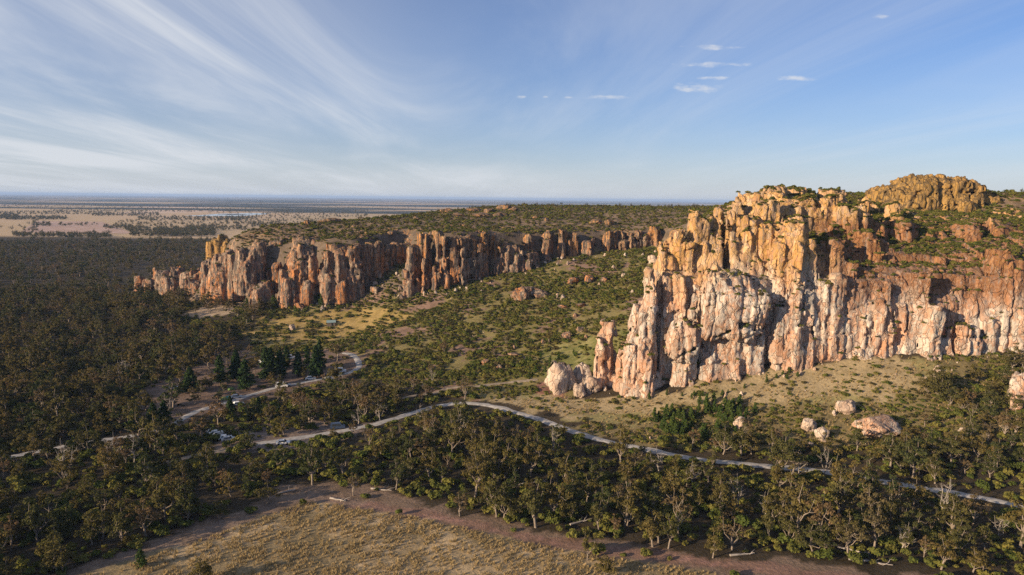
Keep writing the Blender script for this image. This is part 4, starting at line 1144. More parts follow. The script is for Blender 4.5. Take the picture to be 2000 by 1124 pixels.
SHRUBS = [mk_mesh('shrub', *make_shrub(400 + k, [6, 7, 5, 8, 6][k], 52, .20, [0.8, 1.0, .6, 1.1, .8][k], [1.0, .8, 1.3, .9, 1.1][k]), m_leaf_shrub) for k in range(5)]
m_stub = leaf_material('dry_shrub_leaves', (0.075, 0.072, 0.032), (0.105, 0.088, 0.042))
SHRUBS.append(mk_mesh('shrub', *make_shrub(410, 6, 44, .18, .9, .8), m_stub))

# ------------------------------------------------------------------ where everything grows
def stipple(x0, x1, y0, y1, step, seed):
    rng = np.random.default_rng(seed)
    X_, Y_ = np.meshgrid(np.arange(x0, x1, step), np.arange(y0, y1, step))
    X_ = X_.ravel() + rng.uniform(-.48, .48, X_.size) * step; Y_ = Y_.ravel() + rng.uniform(-.48, .48, Y_.size) * step
    return X_, Y_, rng
def pix(x, y, dz=0.0):
    return project(np.stack([x, y, height(x, y) + dz], -1))
P_WOOD_L = [(-1500, 474), (395, 472), (330, 500), (215, 545), (215, 580), (330, 596), (360, 630), (470, 668), (430, 692), (330, 740), (265, 770), (260, 840), (160, 860), (0, 892), (-1500, 1200)]
P_WOOD_B = [(-1500, 1150), (0, 905), (170, 872), (300, 855), (345, 840), (430, 805), (560, 772), (650, 752), (760, 760), (870, 770), (960, 785), (1010, 800), (1130, 850), (1280, 886), (1450, 912), (1640, 932), (1800, 960), (2000, 998), (2600, 1120), (2600, 1600),
            (1900, 1124), (1560, 1088), (1400, 1075), (1250, 1058), (1100, 1042), (1000, 1022), (900, 998), (760, 968), (640, 945), (560, 955), (460, 990), (380, 1025), (280, 1062), (180, 1105), (60, 1150), (-600, 1400), (-1500, 2000)]
P_WOOD_R = [(1280, 862), (1480, 850), (1640, 884), (1780, 850), (1900, 740), (2000, 700), (2700, 700), (2700, 1110), (2000, 985), (1800, 945), (1640, 915), (1450, 895), (1300, 880)]
P_CAMP = CAMPG
P_END = [(190, 570), (330, 500), (395, 470), (470, 474), (445, 500), (470, 600), (560, 598), (505, 640), (470, 668), (360, 632), (330, 596)]
CLEAR_LINES = [(ROAD_PIX, 8, 0.0), (CAMP_PIX, 6, 0.62), (SPUR_PIX, 5, 0.4), (PATH_PIX, 4, 0.0)]
def hides_way(px, py, rng, chance):
    """would the crown stand in front of a road or clearing the picture shows open"""
    bad = np.zeros(px.shape, bool)
    for line, w, c in CLEAR_LINES:
        bad |= (seg_dist(px, py, [tuple(map(float, p)) for p in line]) < w) & (rng.random(px.shape) > chance + c)
    return bad

def gum_candidates():
    res = []
    for (x0, x1, y0, y1, step, seed) in ((-330, 260, 125, 330, 4.2, 1), (-420, 0, 330, 560, 4.8, 2), (-1250, -140, 330, 1420, 8.6, 3), (-560, -330, 100, 330, 7.0, 4), (260, 420, 125, 260, 8, 5)):
        x, y, rng = stipple(x0, x1, y0, y1, step, seed)
        if seed == 3:
            k = ~((x > -420) & (y < 560)); x, y = x[k], y[k]
        px, py, dep = pix(x, y)
        up = plateau_sd(x, y) > -3
        z = height(x, y)
        wl, wb, wr, wc = in_poly(px, py, P_WOOD_L), in_poly(px, py, P_WOOD_B), in_poly(px, py, P_WOOD_R), in_poly(px, py, P_CAMP)
        ms = in_poly(px, py, MIDSLOPE)
        clump_ = 0.5 + 0.9 * fbm(x / 30, y / 30, o=3)
        dens = np.zeros(x.shape)
        dens[wl] = 0.74; dens[wb] = 0.47; dens[wr] = 0.34; dens[in_poly(px, py, P_END)] = 0.45; dens[ms & ~wb] = 0.05; dens[wc] = 0.26
        dens[in_poly(px, py, CARPARK)] = 0.16
        dens = dens * np.clip(0.45 + clump_, 0.25, 1.3)
        ok = (rng.random(x.size) < dens) & ~up & (dep > 60)
        for dzz, ch in ((0.5, 0.0), (4.0, 0.06), (8.5, 0.22)):
            qx, qy, _ = pix(x, y, dzz)
            ok &= ~hides_way(qx, qy, rng, ch)
            if dzz > 1:
                ok &= ~(in_poly(qx, qy, GOLD) | in_poly(qx, qy, SAND))
                ok &= ~(in_poly(qx, qy, CARPARK) & (rng.random(x.size) > .6)) & ~(in_poly(qx, qy, CAMPG) & ~wc & (rng.random(x.size) > .45))
        jx, jy = 30 * fbm(x / 9, y / 9, o=2), 24 * fbm(x / 9 + 40, y / 9, o=2)
        ok &= ~in_poly(px + jx, py + jy + 6, BARE) & ~in_poly(px, py + 4, MEADOW)
        ok &= (seg_dist(x, y, ROAD) > 4) & (seg_dist(x, y, CAMP) > 4)
        i = np.nonzero(ok)[0]
        left = px[i] < 560
        u = rng.random(i.size)
        kind = np.where(left & (py[i] > 880), rng.choice([0, 2, 5, 7, 5, 2, 3], i.size), np.where(left, rng.choice([0, 2, 4, 5, 7, 5, 3, 6], i.size), rng.choice([0, 1, 2, 3, 4, 4, 6, 1, 0], i.size)))
        sc = (0.42 + 0.66 * rng.random(i.size) ** 2) * np.where(in_poly(px[i], py[i], MIDSLOPE), 0.6, 1.0)
        res.append(np.column_stack([x[i], y[i], z[i], kind, sc, rng.random(i.size) * 6.283, px[i], py[i], dep[i]]))
    return np.concatenate(res)
gum = gum_candidates()
TRK_EDGE = [(690, 985), (760, 975), (880, 1005), (905, 1008), (985, 1040), (1165, 1030), (1275, 1067), (1305, 1068), (1395, 1088), (1540, 1100), (820, 985), (430, 1010), (375, 1008), (520, 965)]

def region_of(px, py):
    if py > 975: return 'by the red track' if px > 560 else 'in the dark wood by the meadow'
    if px > 1000 and in_poly(np.array([px]), np.array([py]), P_WOOD_R)[0]: return 'between gravel road and great cliff'
    if px > 1500: return 'in the right wood below the road'
    if px > 1050: return 'between red track and gravel road'
    if px > 640: return 'below the road bend'
    if py > 870: return 'below the parked cars'
    if px > 240: return 'around the camping ground roads'
    return 'in the dark forest on the left'
inview = (gum[:, 6] > -10) & (gum[:, 6] < 2010) & (gum[:, 7] < 1150)
order = np.argsort(gum[:, 8] + np.where(inview, 0, 1e6))
solo = set(order[:298].tolist())
groups = {}
for i in order[:298]:
    g = gum[i]
    size = 'small ' if g[4] < 0.56 else ('large ' if g[4] > 0.76 else '')
    groups.setdefault((size, int(g[3]), region_of(g[6], g[7])), []).append(i)
ORD = ['first', 'second', 'third', 'fourth', 'fifth', 'sixth', 'seventh', 'eighth', 'ninth', 'tenth', 'eleventh', 'twelfth']
random.seed(5)
for (size, k, reg), ids in groups.items():
    ids = sorted(ids, key=lambda i: gum[i, 6])
    for n_, i in enumerate(ids):
        g = gum[i]
        lab = size + GLOOK[k] + ' ' + reg
        if len(ids) > 1 and len(ids) <= 12 and len(lab.split()) <= 13:
            lab += ', ' + ORD[n_] + ' from left'
        plant(GUMS[k], (g[0], g[1], g[2] - 0.1), g[5], g[4], lab, 'tree', 'gum trees of the wood')

def scatter(name, pts, rz, sc, idx, sources, label):
    """one object holding a mass of growth nobody could count"""
    me = bpy.data.meshes.new(name)
    me.vertices.add(len(pts)); me.vertices.foreach_set('co', np.asarray(pts, np.float32).ravel())
    for nm, ty, arr in (('rz', 'FLOAT', rz), ('sc', 'FLOAT', sc), ('idx', 'INT', idx)):
        a = me.attributes.new(nm, ty, 'POINT')
        a.data.foreach_set('value', np.asarray(arr, np.int32 if ty == 'INT' else np.float32))
    o = mk_obj(name, me)
    tag(o, label, None, None, 'stuff')
    ng = bpy.data.node_groups.new(name + '_growth', 'GeometryNodeTree')
    ng.interface.new_socket('Geometry', in_out='INPUT', socket_type='NodeSocketGeometry')
    ng.interface.new_socket('Geometry', in_out='OUTPUT', socket_type='NodeSocketGeometry')
    N = ng.nodes.new; Lk = ng.links.new
    gi, go = N('NodeGroupInput'), N('NodeGroupOutput')
    iop = N('GeometryNodeInstanceOnPoints')
    join = N('GeometryNodeJoinGeometry')
    for src in sources:
        j = N('GeometryNodeJoinGeometry')
        for ob in src:
            if ob is None: continue
            oi = N('GeometryNodeObjectInfo'); oi.transform_space = 'ORIGINAL'; oi.inputs[0].default_value = ob
            Lk(oi.outputs['Geometry'], j.inputs[0])
        g2 = N('GeometryNodeGeometryToInstance'); Lk(j.outputs[0], g2.inputs[0]); Lk(g2.outputs[0], join.inputs[0])
    Lk(join.outputs[0], iop.inputs['Instance'])
    iop.inputs['Pick Instance'].default_value = True
    def attr(nm, ty):
        a = N('GeometryNodeInputNamedAttribute'); a.data_type = ty; a.inputs[0].default_value = nm
        return a.outputs[0]
    Lk(attr('idx', 'INT'), iop.inputs['Instance Index'])
    cx = N('ShaderNodeCombineXYZ'); Lk(attr('rz', 'FLOAT'), cx.inputs[2]); Lk(cx.outputs[0], iop.inputs['Rotation'])
    Lk(attr('sc', 'FLOAT'), iop.inputs['Scale'])
    Lk(gi.outputs[0], iop.inputs['Points']); Lk(iop.outputs[0], go.inputs[0])
    md = o.modifiers.new('growth', 'NODES'); md.node_group = ng
    return o
rest = np.array([i for i in range(len(gum)) if i not in solo])
for k, kd in enumerate(GUMS):
    if 'src' not in kd:
        i = rest[np.nonzero(gum[rest, 3] == k)[0][0]]
        plant(kd, gum[i, :3], 0, gum[i, 4], GLOOK[k] + ' standing alone in the wood', 'tree', 'gum trees of the wood')
# far belts of trees on the plain: (px0, px1, py0, py1, number)
rng = np.random.default_rng(42)
far = []
for (a0, a1, b0, b1, n) in ((0, 130, 470, 474, 120), (25, 215, 458, 471, 420), (245, 350, 445, 463, 260), (300, 420, 449, 463, 420), (200, 260, 443, 449, 70), (0, 35, 420, 430, 160), (20, 130, 424, 430, 260),
                            (70, 100, 437, 443, 40), (115, 190, 438, 443, 26), (60, 75, 432, 470, 30), (180, 310, 417, 423, 260), (270, 500, 424, 432, 420), (220, 430, 432, 444, 130), (430, 640, 426, 440, 260), (360, 480, 442, 452, 200), (480, 560, 436, 446, 120),
                            (0, 200, 414, 420, 240), (100, 400, 408, 415, 420), (400, 720, 408, 418, 460), (500, 720, 418, 426, 200), (0, 420, 400, 408, 420), (400, 820, 398, 408, 420), (0, 60, 440, 460, 12), (100, 420, 472, 476, 420)):
    n = int(n * 0.8)
    qx = rng.uniform(a0, a1, n); qy = rng.uniform(b0, b1, n)
    d = ray(qx, qy); t_ = -CAM_Z / d[:, 2]
    P = CAM + d * t_[:, None]
    P[:, 2] = 0
    far.append(P)
far = np.concatenate(far)
far = far[far[:, 1] > 1250]
pts = np.concatenate([gum[rest, :3] - (0, 0, 0.1), far])
scatter('woodland', pts, np.concatenate([gum[rest, 5], rng.random(len(far)) * 6.28]), np.concatenate([gum[rest, 4], rng.uniform(0.55, 1.0, len(far))]),
        np.concatenate([gum[rest, 3].astype(int), rng.choice([2, 5, 7, 5], len(far))]), [k['src'] for k in GUMS], 'far-off gum woodland and tree belts stretching over the plain')

# dead white trees
for k, (px, py, s, lab) in enumerate(((215, 905, 1.15, 'bleached dead tree with long forked limbs below the gravel road, left one of a pair'), (262, 905, 1.0, 'bleached dead tree with twiggy limbs, right one of a pair'),
        (330, 826, .95, 'pale dead tree standing beside the road into the camping ground'), (240, 745, 1.3, 'tall dead trunk in the dark forest above the camp'), (700, 830, .9, 'bare leaning tree beside the bend of the road'),
        (742, 822, .8, 'small white dead tree at the road bend'), (845, 745, .7, 'little bare tree on the scrubby slope'), (822, 822, .6, 'short white snag beyond the road bend'), (898, 866, .95, 'bare white tree rising from the wood below the road bend'),
        (1288, 925, .95, 'bare pale tree beside the gravel road straight'), (1352, 945, .9, 'forked dead tree just below the gravel road'), (1430, 1000, .9, 'dead white tree deep in the wood below the road'), (1495, 1010, .8, 'thin dead tree in the wood near the red track'),
        (1560, 925, .8, 'bare tree standing in front of the road, far stretch'), (1610, 925, .7, 'small bare tree at the roadside, far stretch'), (1750, 895, .7, 'white twiggy dead tree above the road at the right'), (1778, 915, .75, 'pale crooked dead tree above the road at the right'),
        (1848, 1010, .9, 'broken topped dead tree below the road at the right'), (1760, 1075, .9, 'tall bare twin trunk near the lower right corner'), (1648, 980, .8, 'spreading bare tree in the middle of the right wood'), (130, 935, 1.0, 'dead tree leaning in the dark wood beside the clearing'),
        (1950, 1050, .9, 'fan shaped bare tree near the right edge'), (175, 700, .9, 'bare pale tree far in the left forest'), (1080, 880, .7, 'small bare tree just under the road, middle stretch'))):
    g = ground(px, py)[0]
    plant(DEADS[k % 3], (g[0], g[1], g[2] - 0.2), k * 1.7, s * 0.85, lab, 'dead tree', 'dead trees')

# pines of the camping ground
for k, (px, py, s, lab) in enumerate(((480, 762, 1.1, 'tall dark pine in the middle of the camping ground, tallest of the front row'), (462, 745, .95, 'dark pine at the left of the middle clump in the camp'), (520, 745, .95, 'dark pine right of the tallest camp pine'),
        (548, 738, 1.0, 'dark pine with narrow top in the middle of the camp row'), (582, 735, .85, 'rounded dark pine in the camp row'), (618, 738, 1.0, 'slim dark pine at the right end of the camp row'), (625, 722, .8, 'dark pine behind the slim one at the row end'),
        (372, 768, 1.0, 'dark pine at the left end of the camping ground'), (430, 752, .9, 'dark pine next to the left end of the camp'), (530, 722, .8, 'dark pine at the back of the camp row'), (560, 720, .75, 'small dark pine at the back of the camp row'),
        (300, 838, 1.0, 'broad black pine beside the road entering the camp'), (322, 832, .95, 'second black pine beside the road entering the camp'), (262, 845, .8, 'small dark pine left of the broad black pine'), (600, 715, .75, 'dark pine behind the camp row near the bend'),
        (545, 818, .6, 'small round dark conifer beside the car park'), (505, 805, .6, 'small dark conifer above the car park'), (450, 815, .7, 'dark conifer between the two camp roads'))):
    g = ground(px, py)[0]
    plant(PINES[k % 2], (g[0], g[1], g[2] - 0.2), k * 2.1, s * (0.86 if k < 11 else 0.68), lab, 'pine tree', 'pines of the camping ground')

# little cypress pines below the cliff and under the orange cliff
def cypress_patch(poly, n, seed, s0, s1, where, group):
    rng = np.random.default_rng(seed)
    xs = [p[0] for p in poly]; ys = [p[1] for p in poly]
    k = 0
    spots = []
    while len(spots) < n and k < 5000:
        k += 1
        qx, qy = rng.uniform(min(xs), max(xs)), rng.uniform(min(ys), max(ys))
        if in_poly(np.array([qx]), np.array([qy]), poly)[0]:
            spots.append((qx, qy))
    spots.sort()
    P = ground([s[0] for s in spots], [s[1] for s in spots])
    for k, g in enumerate(P):
        s = rng.uniform(s0, s1)
        plant(CYPS[k % 2], (g[0], g[1], g[2] - 0.1), k * 1.3, s, ('small ' if s < (s0 + s1) / 2 else 'taller ') + ('narrow' if k % 2 == 0 else 'broad') + ' green cypress pine ' + where, 'cypress', group)
cypress_patch([(1270, 830), (1300, 800), (1340, 790), (1420, 785), (1480, 790), (1470, 820), (1440, 850), (1380, 862), (1300, 850)], 70, 1, .55, 1.05, 'in the thicket round the pointed boulder', 'cypress thicket below the cliff')
cypress_patch([(440, 600), (450, 575), (500, 585), (560, 590), (620, 585), (650, 575), (630, 600), (560, 608), (480, 612)], 34, 2, .9, 1.6, 'along the foot of the orange cliff', 'cypresses under the orange cliff')
cypress_patch([(1180, 735), (1200, 760), (1260, 775), (1400, 765), (1560, 722), (1590, 730), (1420, 775), (1250, 790)], 16, 3, .3, .6, 'scattered along the foot of the great wall', 'cypresses at the wall foot')
cypress_patch([(1000, 740), (1080, 735), (1130, 700), (1150, 680), (1110, 690), (1030, 700)], 14, 4, .4, .8, 'on the green slope by the boulders', 'cypresses on the green slope')
# the two big dark trees at the wall foot
for (px, py, k, s, lab) in ((1830, 775, 5, 1.35, 'huge dense dark tree against the foot of the great cliff'), (1812, 768, 7, 1.1, 'dense tree crowding the left of the huge dark one'), (1850, 790, 7, 1.2, 'dense tree crowding the right of the huge dark one'),
                            (1965, 752, 5, 1.1, 'dense dark tree at the cliff foot near the right edge'), (1975, 800, 7, 1.2, 'bushy dark tree below the rock post'), (1930, 820, 7, 1.1, 'bushy dark tree on the shaded slope'), (1880, 800, 5, .9, 'dark rounded tree in the shade below the huge one')):
    g = ground(px, py)[0]
    plant(GUMS[k], (g[0], g[1], g[2] - 0.3), px * .7, s, lab, 'tree', 'dense trees at the cliff foot')
# single bushes and little trees out in the meadow
def bush(px, py, w, lab, k=0):
    g = ground(px, py)[0]
    o = mk_obj('bush', SHRUBS[k], loc=(g[0], g[1], g[2]))
    s = w / 2.3 * np.linalg.norm(g - CAM) / F_PX
    o.scale = (s, s, s * 1.15); o.rotation_euler = (0, 0, px)
    return tag(o, lab, 'bush')
bush(590, 988, 17, 'small dark round bush at the bend of the dirt track', 2); bush(781, 1006, 17, 'round green bush standing on the red dirt track', 2); bush(1094, 1040, 18, 'round bush at the wood edge above the red track', 2)
bush(1215, 1040, 18, 'leafy bush beneath the gum trunks beside the red track', 0); bush(1264, 1084, 20, 'dark bush at the lower end of the red track', 3); bush(1306, 1094, 12, 'tiny bush on the bare verge below the red track', 0); bush(492, 1000, 18, 'low dark bush on the bare ground left of the dirt track', 3)
for (px, py, k, s, lab) in ((1147, 1095, 0, .62, 'small olive tree alone in the grass by the red track'), (1183, 1128, 7, .82, 'round golden green tree at the bottom edge of the meadow'), (395, 1140, 5, .9, 'round tree cut by the bottom edge of the meadow'),
                            (690, 968, 3, .8, 'pale limbed gum tree at the wood edge above the track bend'), (898, 1008, 3, .85, 'white trunked orange gum tree leaning over the red track'), (1118, 1002, 1, .9, 'gum tree with a leaning white trunk at the wood edge'),
                            (1220, 1026, 1, 1.1, 'tall gum tree with a straight white trunk near the red track'), (1275, 1068, 1, 1.0, 'tall thin white trunked gum tree beside the lower red track'), (1392, 1090, 0, .8, 'neat round green gum tree beside the lower red track'), (1305, 1072, 1, .75, 'slim young gum tree by the lower red track'),
                            (1170, 1040, 1, .75, 'young gum tree just above the red track'), (970, 1010, 4, 1.0, 'broad gum tree overhanging the red track middle'), (840, 940, 0, 1.1, 'large gum tree behind the track bend'), (610, 948, 4, 1.05, 'large gum tree standing over the track bend'), (520, 985, 2, 1.0, 'wide gum tree at the edge of the bare ground'), (430, 1012, 5, .8, 'dense gum tree beside the left track'), (375, 1005, 5, .8, 'dense gum tree left of the track in the dark wood'), (120, 1118, 5, 1.1, 'large dense gum tree near the lower left corner')):
    g = ground(px, py)[0]
    plant(GUMS[k], (g[0], g[1], g[2] - 0.1), px * .3, s * 0.8, lab, 'tree')
g = ground(275, 1108)[0]
plant(CYPS[0], (g[0], g[1], g[2] - .1), 0, 1.0, 'small dark cone shaped conifer alone beside the left track', 'cypress')

# fallen timber along the wood edge
for k, (px, py, L, rz, lab) in enumerate(((1700, 1100, 9, -.3, 'long pale fallen trunk lying at the lower right wood edge'), (1668, 1078, 7, -.5, 'forked fallen branch behind the long fallen trunk'), (660, 978, 5, -.4, 'short fallen log beside the track bend'), (1130, 1022, 5, .5, 'grey fallen log at the wood edge above the red track'),
                                          (1040, 945, 8, .2, 'fallen pale trunk inside the wood below the road'), (560, 962, 5, .6, 'fallen log on the bare ground left of the track bend'), (1450, 1085, 6, .15, 'fallen log near the lower end of the red track'), (745, 958, 6, -.2, 'fallen trunk at the wood edge above the red track start'))):
    g = ground(px, py)[0]
    rg = np.random.default_rng(700 + k)
    root = mk_obj('fallen_log', None, loc=(g[0], g[1], g[2] + 0.2)); root.rotation_euler = (0, 0, rz)
    mb = MB(); mb.tube(bend(rg, (-L / 2, 0, 0), (L / 2, 0, 0.1), 5, 0.06, 0), [.30, .27, .24, .2, .15, .09], 7, True); mk_obj('trunk', mb.mesh('trunk', m_dead, True), root)
    for j in range(3):
        x0 = L * (0.05 + 0.14 * j)
        mb = MB(); mb.tube(bend(rg, (x0, 0, 0), (x0 + 1.1 + rg.random(), (-1) ** j * (0.8 + rg.random()), 0.5 + 0.5 * rg.random()), 3, 0.2, 0), [.11, .09, .06, .03], 5); mk_obj('branch', mb.mesh('branch', m_dead, True), root)
    tag(root, lab, 'log', 'fallen logs')

# ------------------------------------------------------------------ shrubs of the slopes and the plateau
def shrub_candidates():
    res = []
    for (x0, x1, y0, y1, step, seed) in ((-150, 240, 205, 300, 1.7, 11), (-300, 120, 290, 620, 2.15, 12), (-250, 330, 262, 480, 2.5, 13), (-260, 380, 480, 860, 3.9, 14), (-330, 270, 120, 330, 3.0, 15)):
        x, y, rng = stipple(x0, x1, y0, y1, step, seed)
        psd = plateau_sd(x, y)
        px, py, dep = pix(x, y)
        ms, rs, ft, lu = in_poly(px, py, MIDSLOPE), in_poly(px, py, RSLOPE), in_poly(px, py, FOOT), in_poly(px, py, LUSH)
        dens = np.zeros(x.shape)
        cl_ = fbm(x / 12, y / 12, o=3)
        if seed == 15:
            wood_ = in_poly(px, py, P_WOOD_B) | in_poly(px, py, P_WOOD_L) | in_poly(px, py, P_WOOD_R)
            dens[wood_] = 0.75
            dens[in_poly(px, py, BARE)] = 0.0
            dens[in_poly(px, py, BARE) & ~in_poly(px, py, MEADOW)] = 0.05
        elif seed in (13, 14):
            dens[psd > 2] = 1.0
            dens *= np.clip(0.9 + 1.6 * cl_, 0.15, 1.1)
            steep = (height(x, y + 2) - height(x, y - 2)) > 6.8
            dens[steep & (y < 425)] = 0
            if seed == 14: dens[psd <= 2] = 0
        else:
            dens[rs] = 0.95; dens[ms] = 1.0; dens[in_poly(px, py, P_END)] = 0.9; dens[ft] = 0.24; dens[lu] = 0.3; dens[in_poly(px, py, GOLD)] = 0.38; dens[in_poly(px, py, SAND)] = 0.03
            dens[in_poly(px, py, CAMPG) | in_poly(px, py, CARPARK)] = 0.05
            dens *= np.clip(0.85 + 1.9 * cl_, 0.10, 1.15)
            dens[psd > -2] = 0
        dens[(seg_dist(x, y, ROAD) < 3.2) | (seg_dist(x, y, CAMP) < 3.4) | (seg_dist(x, y, PATH) < 1.6) | (seg_dist(x, y, SPUR) < 2)] = 0
        ok = (rng.random(x.size) < dens) & (y < 1150)
        i = np.nonzero(ok)[0]
        base = {11: (0.45, 1.15), 12: (0.6, 1.7), 13: (0.6, 1.5), 14: (0.7, 1.7), 15: (0.7, 2.3)}[seed]
        sc = base[0] + (base[1] - base[0]) * rng.random(i.size) ** 1.6
        kd = rng.choice([0, 1, 2, 3, 4, 5, 5, 0], i.size) if seed != 15 else rng.choice([5, 5, 5, 5, 5, 5, 5, 3], i.size)
        res.append(np.column_stack([x[i], y[i], height(x[i], y[i]) - 0.05, kd, sc, rng.random(i.size) * 6.283, px[i], py[i], dep[i], np.full(i.size, seed)]))
    return np.concatenate(res)
shr = shrub_candidates()
vis = (shr[:, 6] > 0) & (shr[:, 6] < 2000) & (shr[:, 7] < 1124) & (shr[:, 9] < 13)
size_ = shr[:, 4] / shr[:, 8] * vis
order = np.argsort(-size_)[:290]
solo_s = set(order.tolist())
SLOOK = ['rounded green shrub', 'spreading green shrub', 'upright green shrub', 'wide green shrub', 'mid green shrub', 'dry brown shrub']
def sreg(px, py):
    if px > 1290: return 'on the grassy slope below the great cliff'
    if px > 1000: return 'on the slope left of the boulder cluster'
    if px > 700: return 'on the scrubby mid slope below the columns'
    return 'around the golden field'
for i in order:
    s_ = shr[i]
    o = mk_obj('shrub', SHRUBS[int(s_[3])], loc=s_[:3]); o.rotation_euler = (0, 0, s_[5]); o.scale = (s_[4],) * 3
    tag(o, ('small ' if s_[4] < 0.9 else ('large ' if s_[4] > 1.35 else '')) + SLOOK[int(s_[3])] + ' ' + sreg(s_[6], s_[7]), 'shrub', 'shrubs ' + sreg(s_[6], s_[7]))
srcs = []
for me_ in SHRUBS:
    srcs.append(([o for o in bpy.data.objects if o.data == me_][0], None))
rs_ = np.array([i for i in range(len(shr)) if i not in solo_s])
scatter('scrub', shr[rs_, :3], shr[rs_, 5], shr[rs_, 4], shr[rs_, 3].astype(int), srcs, 'low green and brown scrub covering the slopes and the plateau')
# small trees on the plateau skyline
x, y, rng = stipple(-230, 300, 300, 900, 11, 77)
k = (plateau_sd(x, y) > 12) & (rng.random(x.size) < 0.5) & ((height(x, y + 2) - height(x, y - 2)) < 2.5)
x, y = x[k], y[k]
scatter('plateau_trees', np.column_stack([x, y, height(x, y) - 0.1]), rng.random(x.size) * 6.28, rng.uniform(.22, .42, x.size), rng.choice([0, 2, 5, 7], x.size), [kd['src'] for kd in GUMS], 'stunted trees dotted over the plateau up to the skyline')

# ------------------------------------------------------------------ grass
rng = np.random.default_rng(3)
def tuft(seed):
    rng = np.random.default_rng(seed)
    V, F = [], []
    for i in range(16):
        a = rng.random() * 6.283; r = 0.22 * math.sqrt(rng.random()); L = 0.28 + 0.3 * rng.random(); w = 0.035 + 0.03 * rng.random()
        b = np.array([math.cos(a) * r, math.sin(a) * r, 0]); ln = np.array([math.cos(a), math.sin(a), 0]) * (0.1 + 0.25 * rng.random()) + rng.normal(size=3) * 0.06
        t_ = b + ln * 0.8 + (0, 0, L); sd_ = np.array([-math.sin(a), math.cos(a), 0]) * w
        k = len(V); V += [b - sd_, b + sd_, t_ + sd_ * .3, t_ - sd_ * .3]; F.append((k, k + 1, k + 2, k + 3))
    return np.array(V), np.array(F)
gsrc = []
for k in range(3):
    g = ground(700 + 90 * k, 1060 + 10 * k)[0]
    o = mk_obj('grass', mk_mesh('grass', *tuft(900 + k), m_leaf_grass), loc=g)
    tag(o, 'dry straw coloured grass tuft in the meadow', None, None, 'stuff')
    gsrc.append((o, None))
x, y, rng = stipple(-130, 110, 118, 200, 0.62, 88)
px, py, dep = pix(x, y)
k = in_poly(px, py, MEADOW) & (rng.random(x.size) < 0.45 + 0.9 * fbm(x / 3, y / 3, o=3)) & (py < 1200) & (seg_dist(x, y, RED) > 2.5) & (seg_dist(x, y, TRK) > 2)
x1, y1 = x[k], y[k]
x, y, rng = stipple(0, 190, 205, 262, 1.0, 89)
px, py, dep = pix(x, y)
k = (in_poly(px, py, FOOT) | in_poly(px, py, RSLOPE)) & (rng.random(x.size) < 0.4 + fbm(x / 5, y / 5, o=3)) & (plateau_sd(x, y) < -6)
x1, y1 = np.concatenate([x1, x[k]]), np.concatenate([y1, y[k]])
scatter('meadow_grass', np.column_stack([x1, y1, height(x1, y1) - 0.03]), rng.random(x1.size) * 6.28, rng.uniform(.6, 1.5, x1.size), rng.integers(0, 3, x1.size), gsrc, 'dry straw coloured tussock grass of the meadow and the cliff foot')

# scrub that found a hold on the ledges of the cliffs
rng = np.random.default_rng(31)
LP = []
for nm, c in LEDGES:
    if nm in ('rock_cliff', 'rock_outcrop') and len(c):
        k = rng.random(len(c)) < (0.03 + 0.10 * (fbm(c[:, 0] / 7, c[:, 2] / 5, c[:, 1] / 7, 2) > 0.12) + 0.10 * ((c[:, 0] > 118) & (c[:, 2] > 55) & (c[:, 1] < 330)))
        LP.append(c[k])
LP = np.concatenate(LP)
scatter('ledge_scrub', LP - (0, 0, 0.15), rng.random(len(LP)) * 6.28, rng.uniform(.35, 1.0, len(LP)), rng.integers(0, 6, len(LP)), srcs, 'dark scrub growing on the ledges of the cliffs')

# rubble shed by the cliffs
x, y, rng = stipple(-200, 240, 205, 470, 1.5, 123)
psd = plateau_sd(x, y)
px, py, dep = pix(x, y)
k = (psd < -2) & (psd > -26) & (rng.random(x.size) < 0.26 * np.exp((psd + 4) / 7.0) + 0.02) & ~in_poly(px, py, GOLD)
k |= (in_poly(px, py, MIDSLOPE) | in_poly(px, py, RSLOPE)) & (psd < -3) & (rng.random(x.size) < 0.006 + 0.03 * (fbm(x / 18, y / 18, o=2) > 0.22))
x, y = x[k], y[k]
stones = [(o, None) for o in bpy.data.objects if o.name.split('.')[0] == 'boulder' and len(o.data.vertices) < 1000][:4]
sz = [max(o[0].dimensions) for o in stones]
pick = rng.integers(0, len(stones), x.size)
sc_ = (0.35 + 2.1 * rng.random(x.size) ** 4) / np.array(sz)[pick]
scatter('rubble', np.column_stack([x, y, height(x, y) - 0.05]), rng.random(x.size) * 6.28, sc_, pick, stones, 'pale stones and rubble strewn below the cliffs')

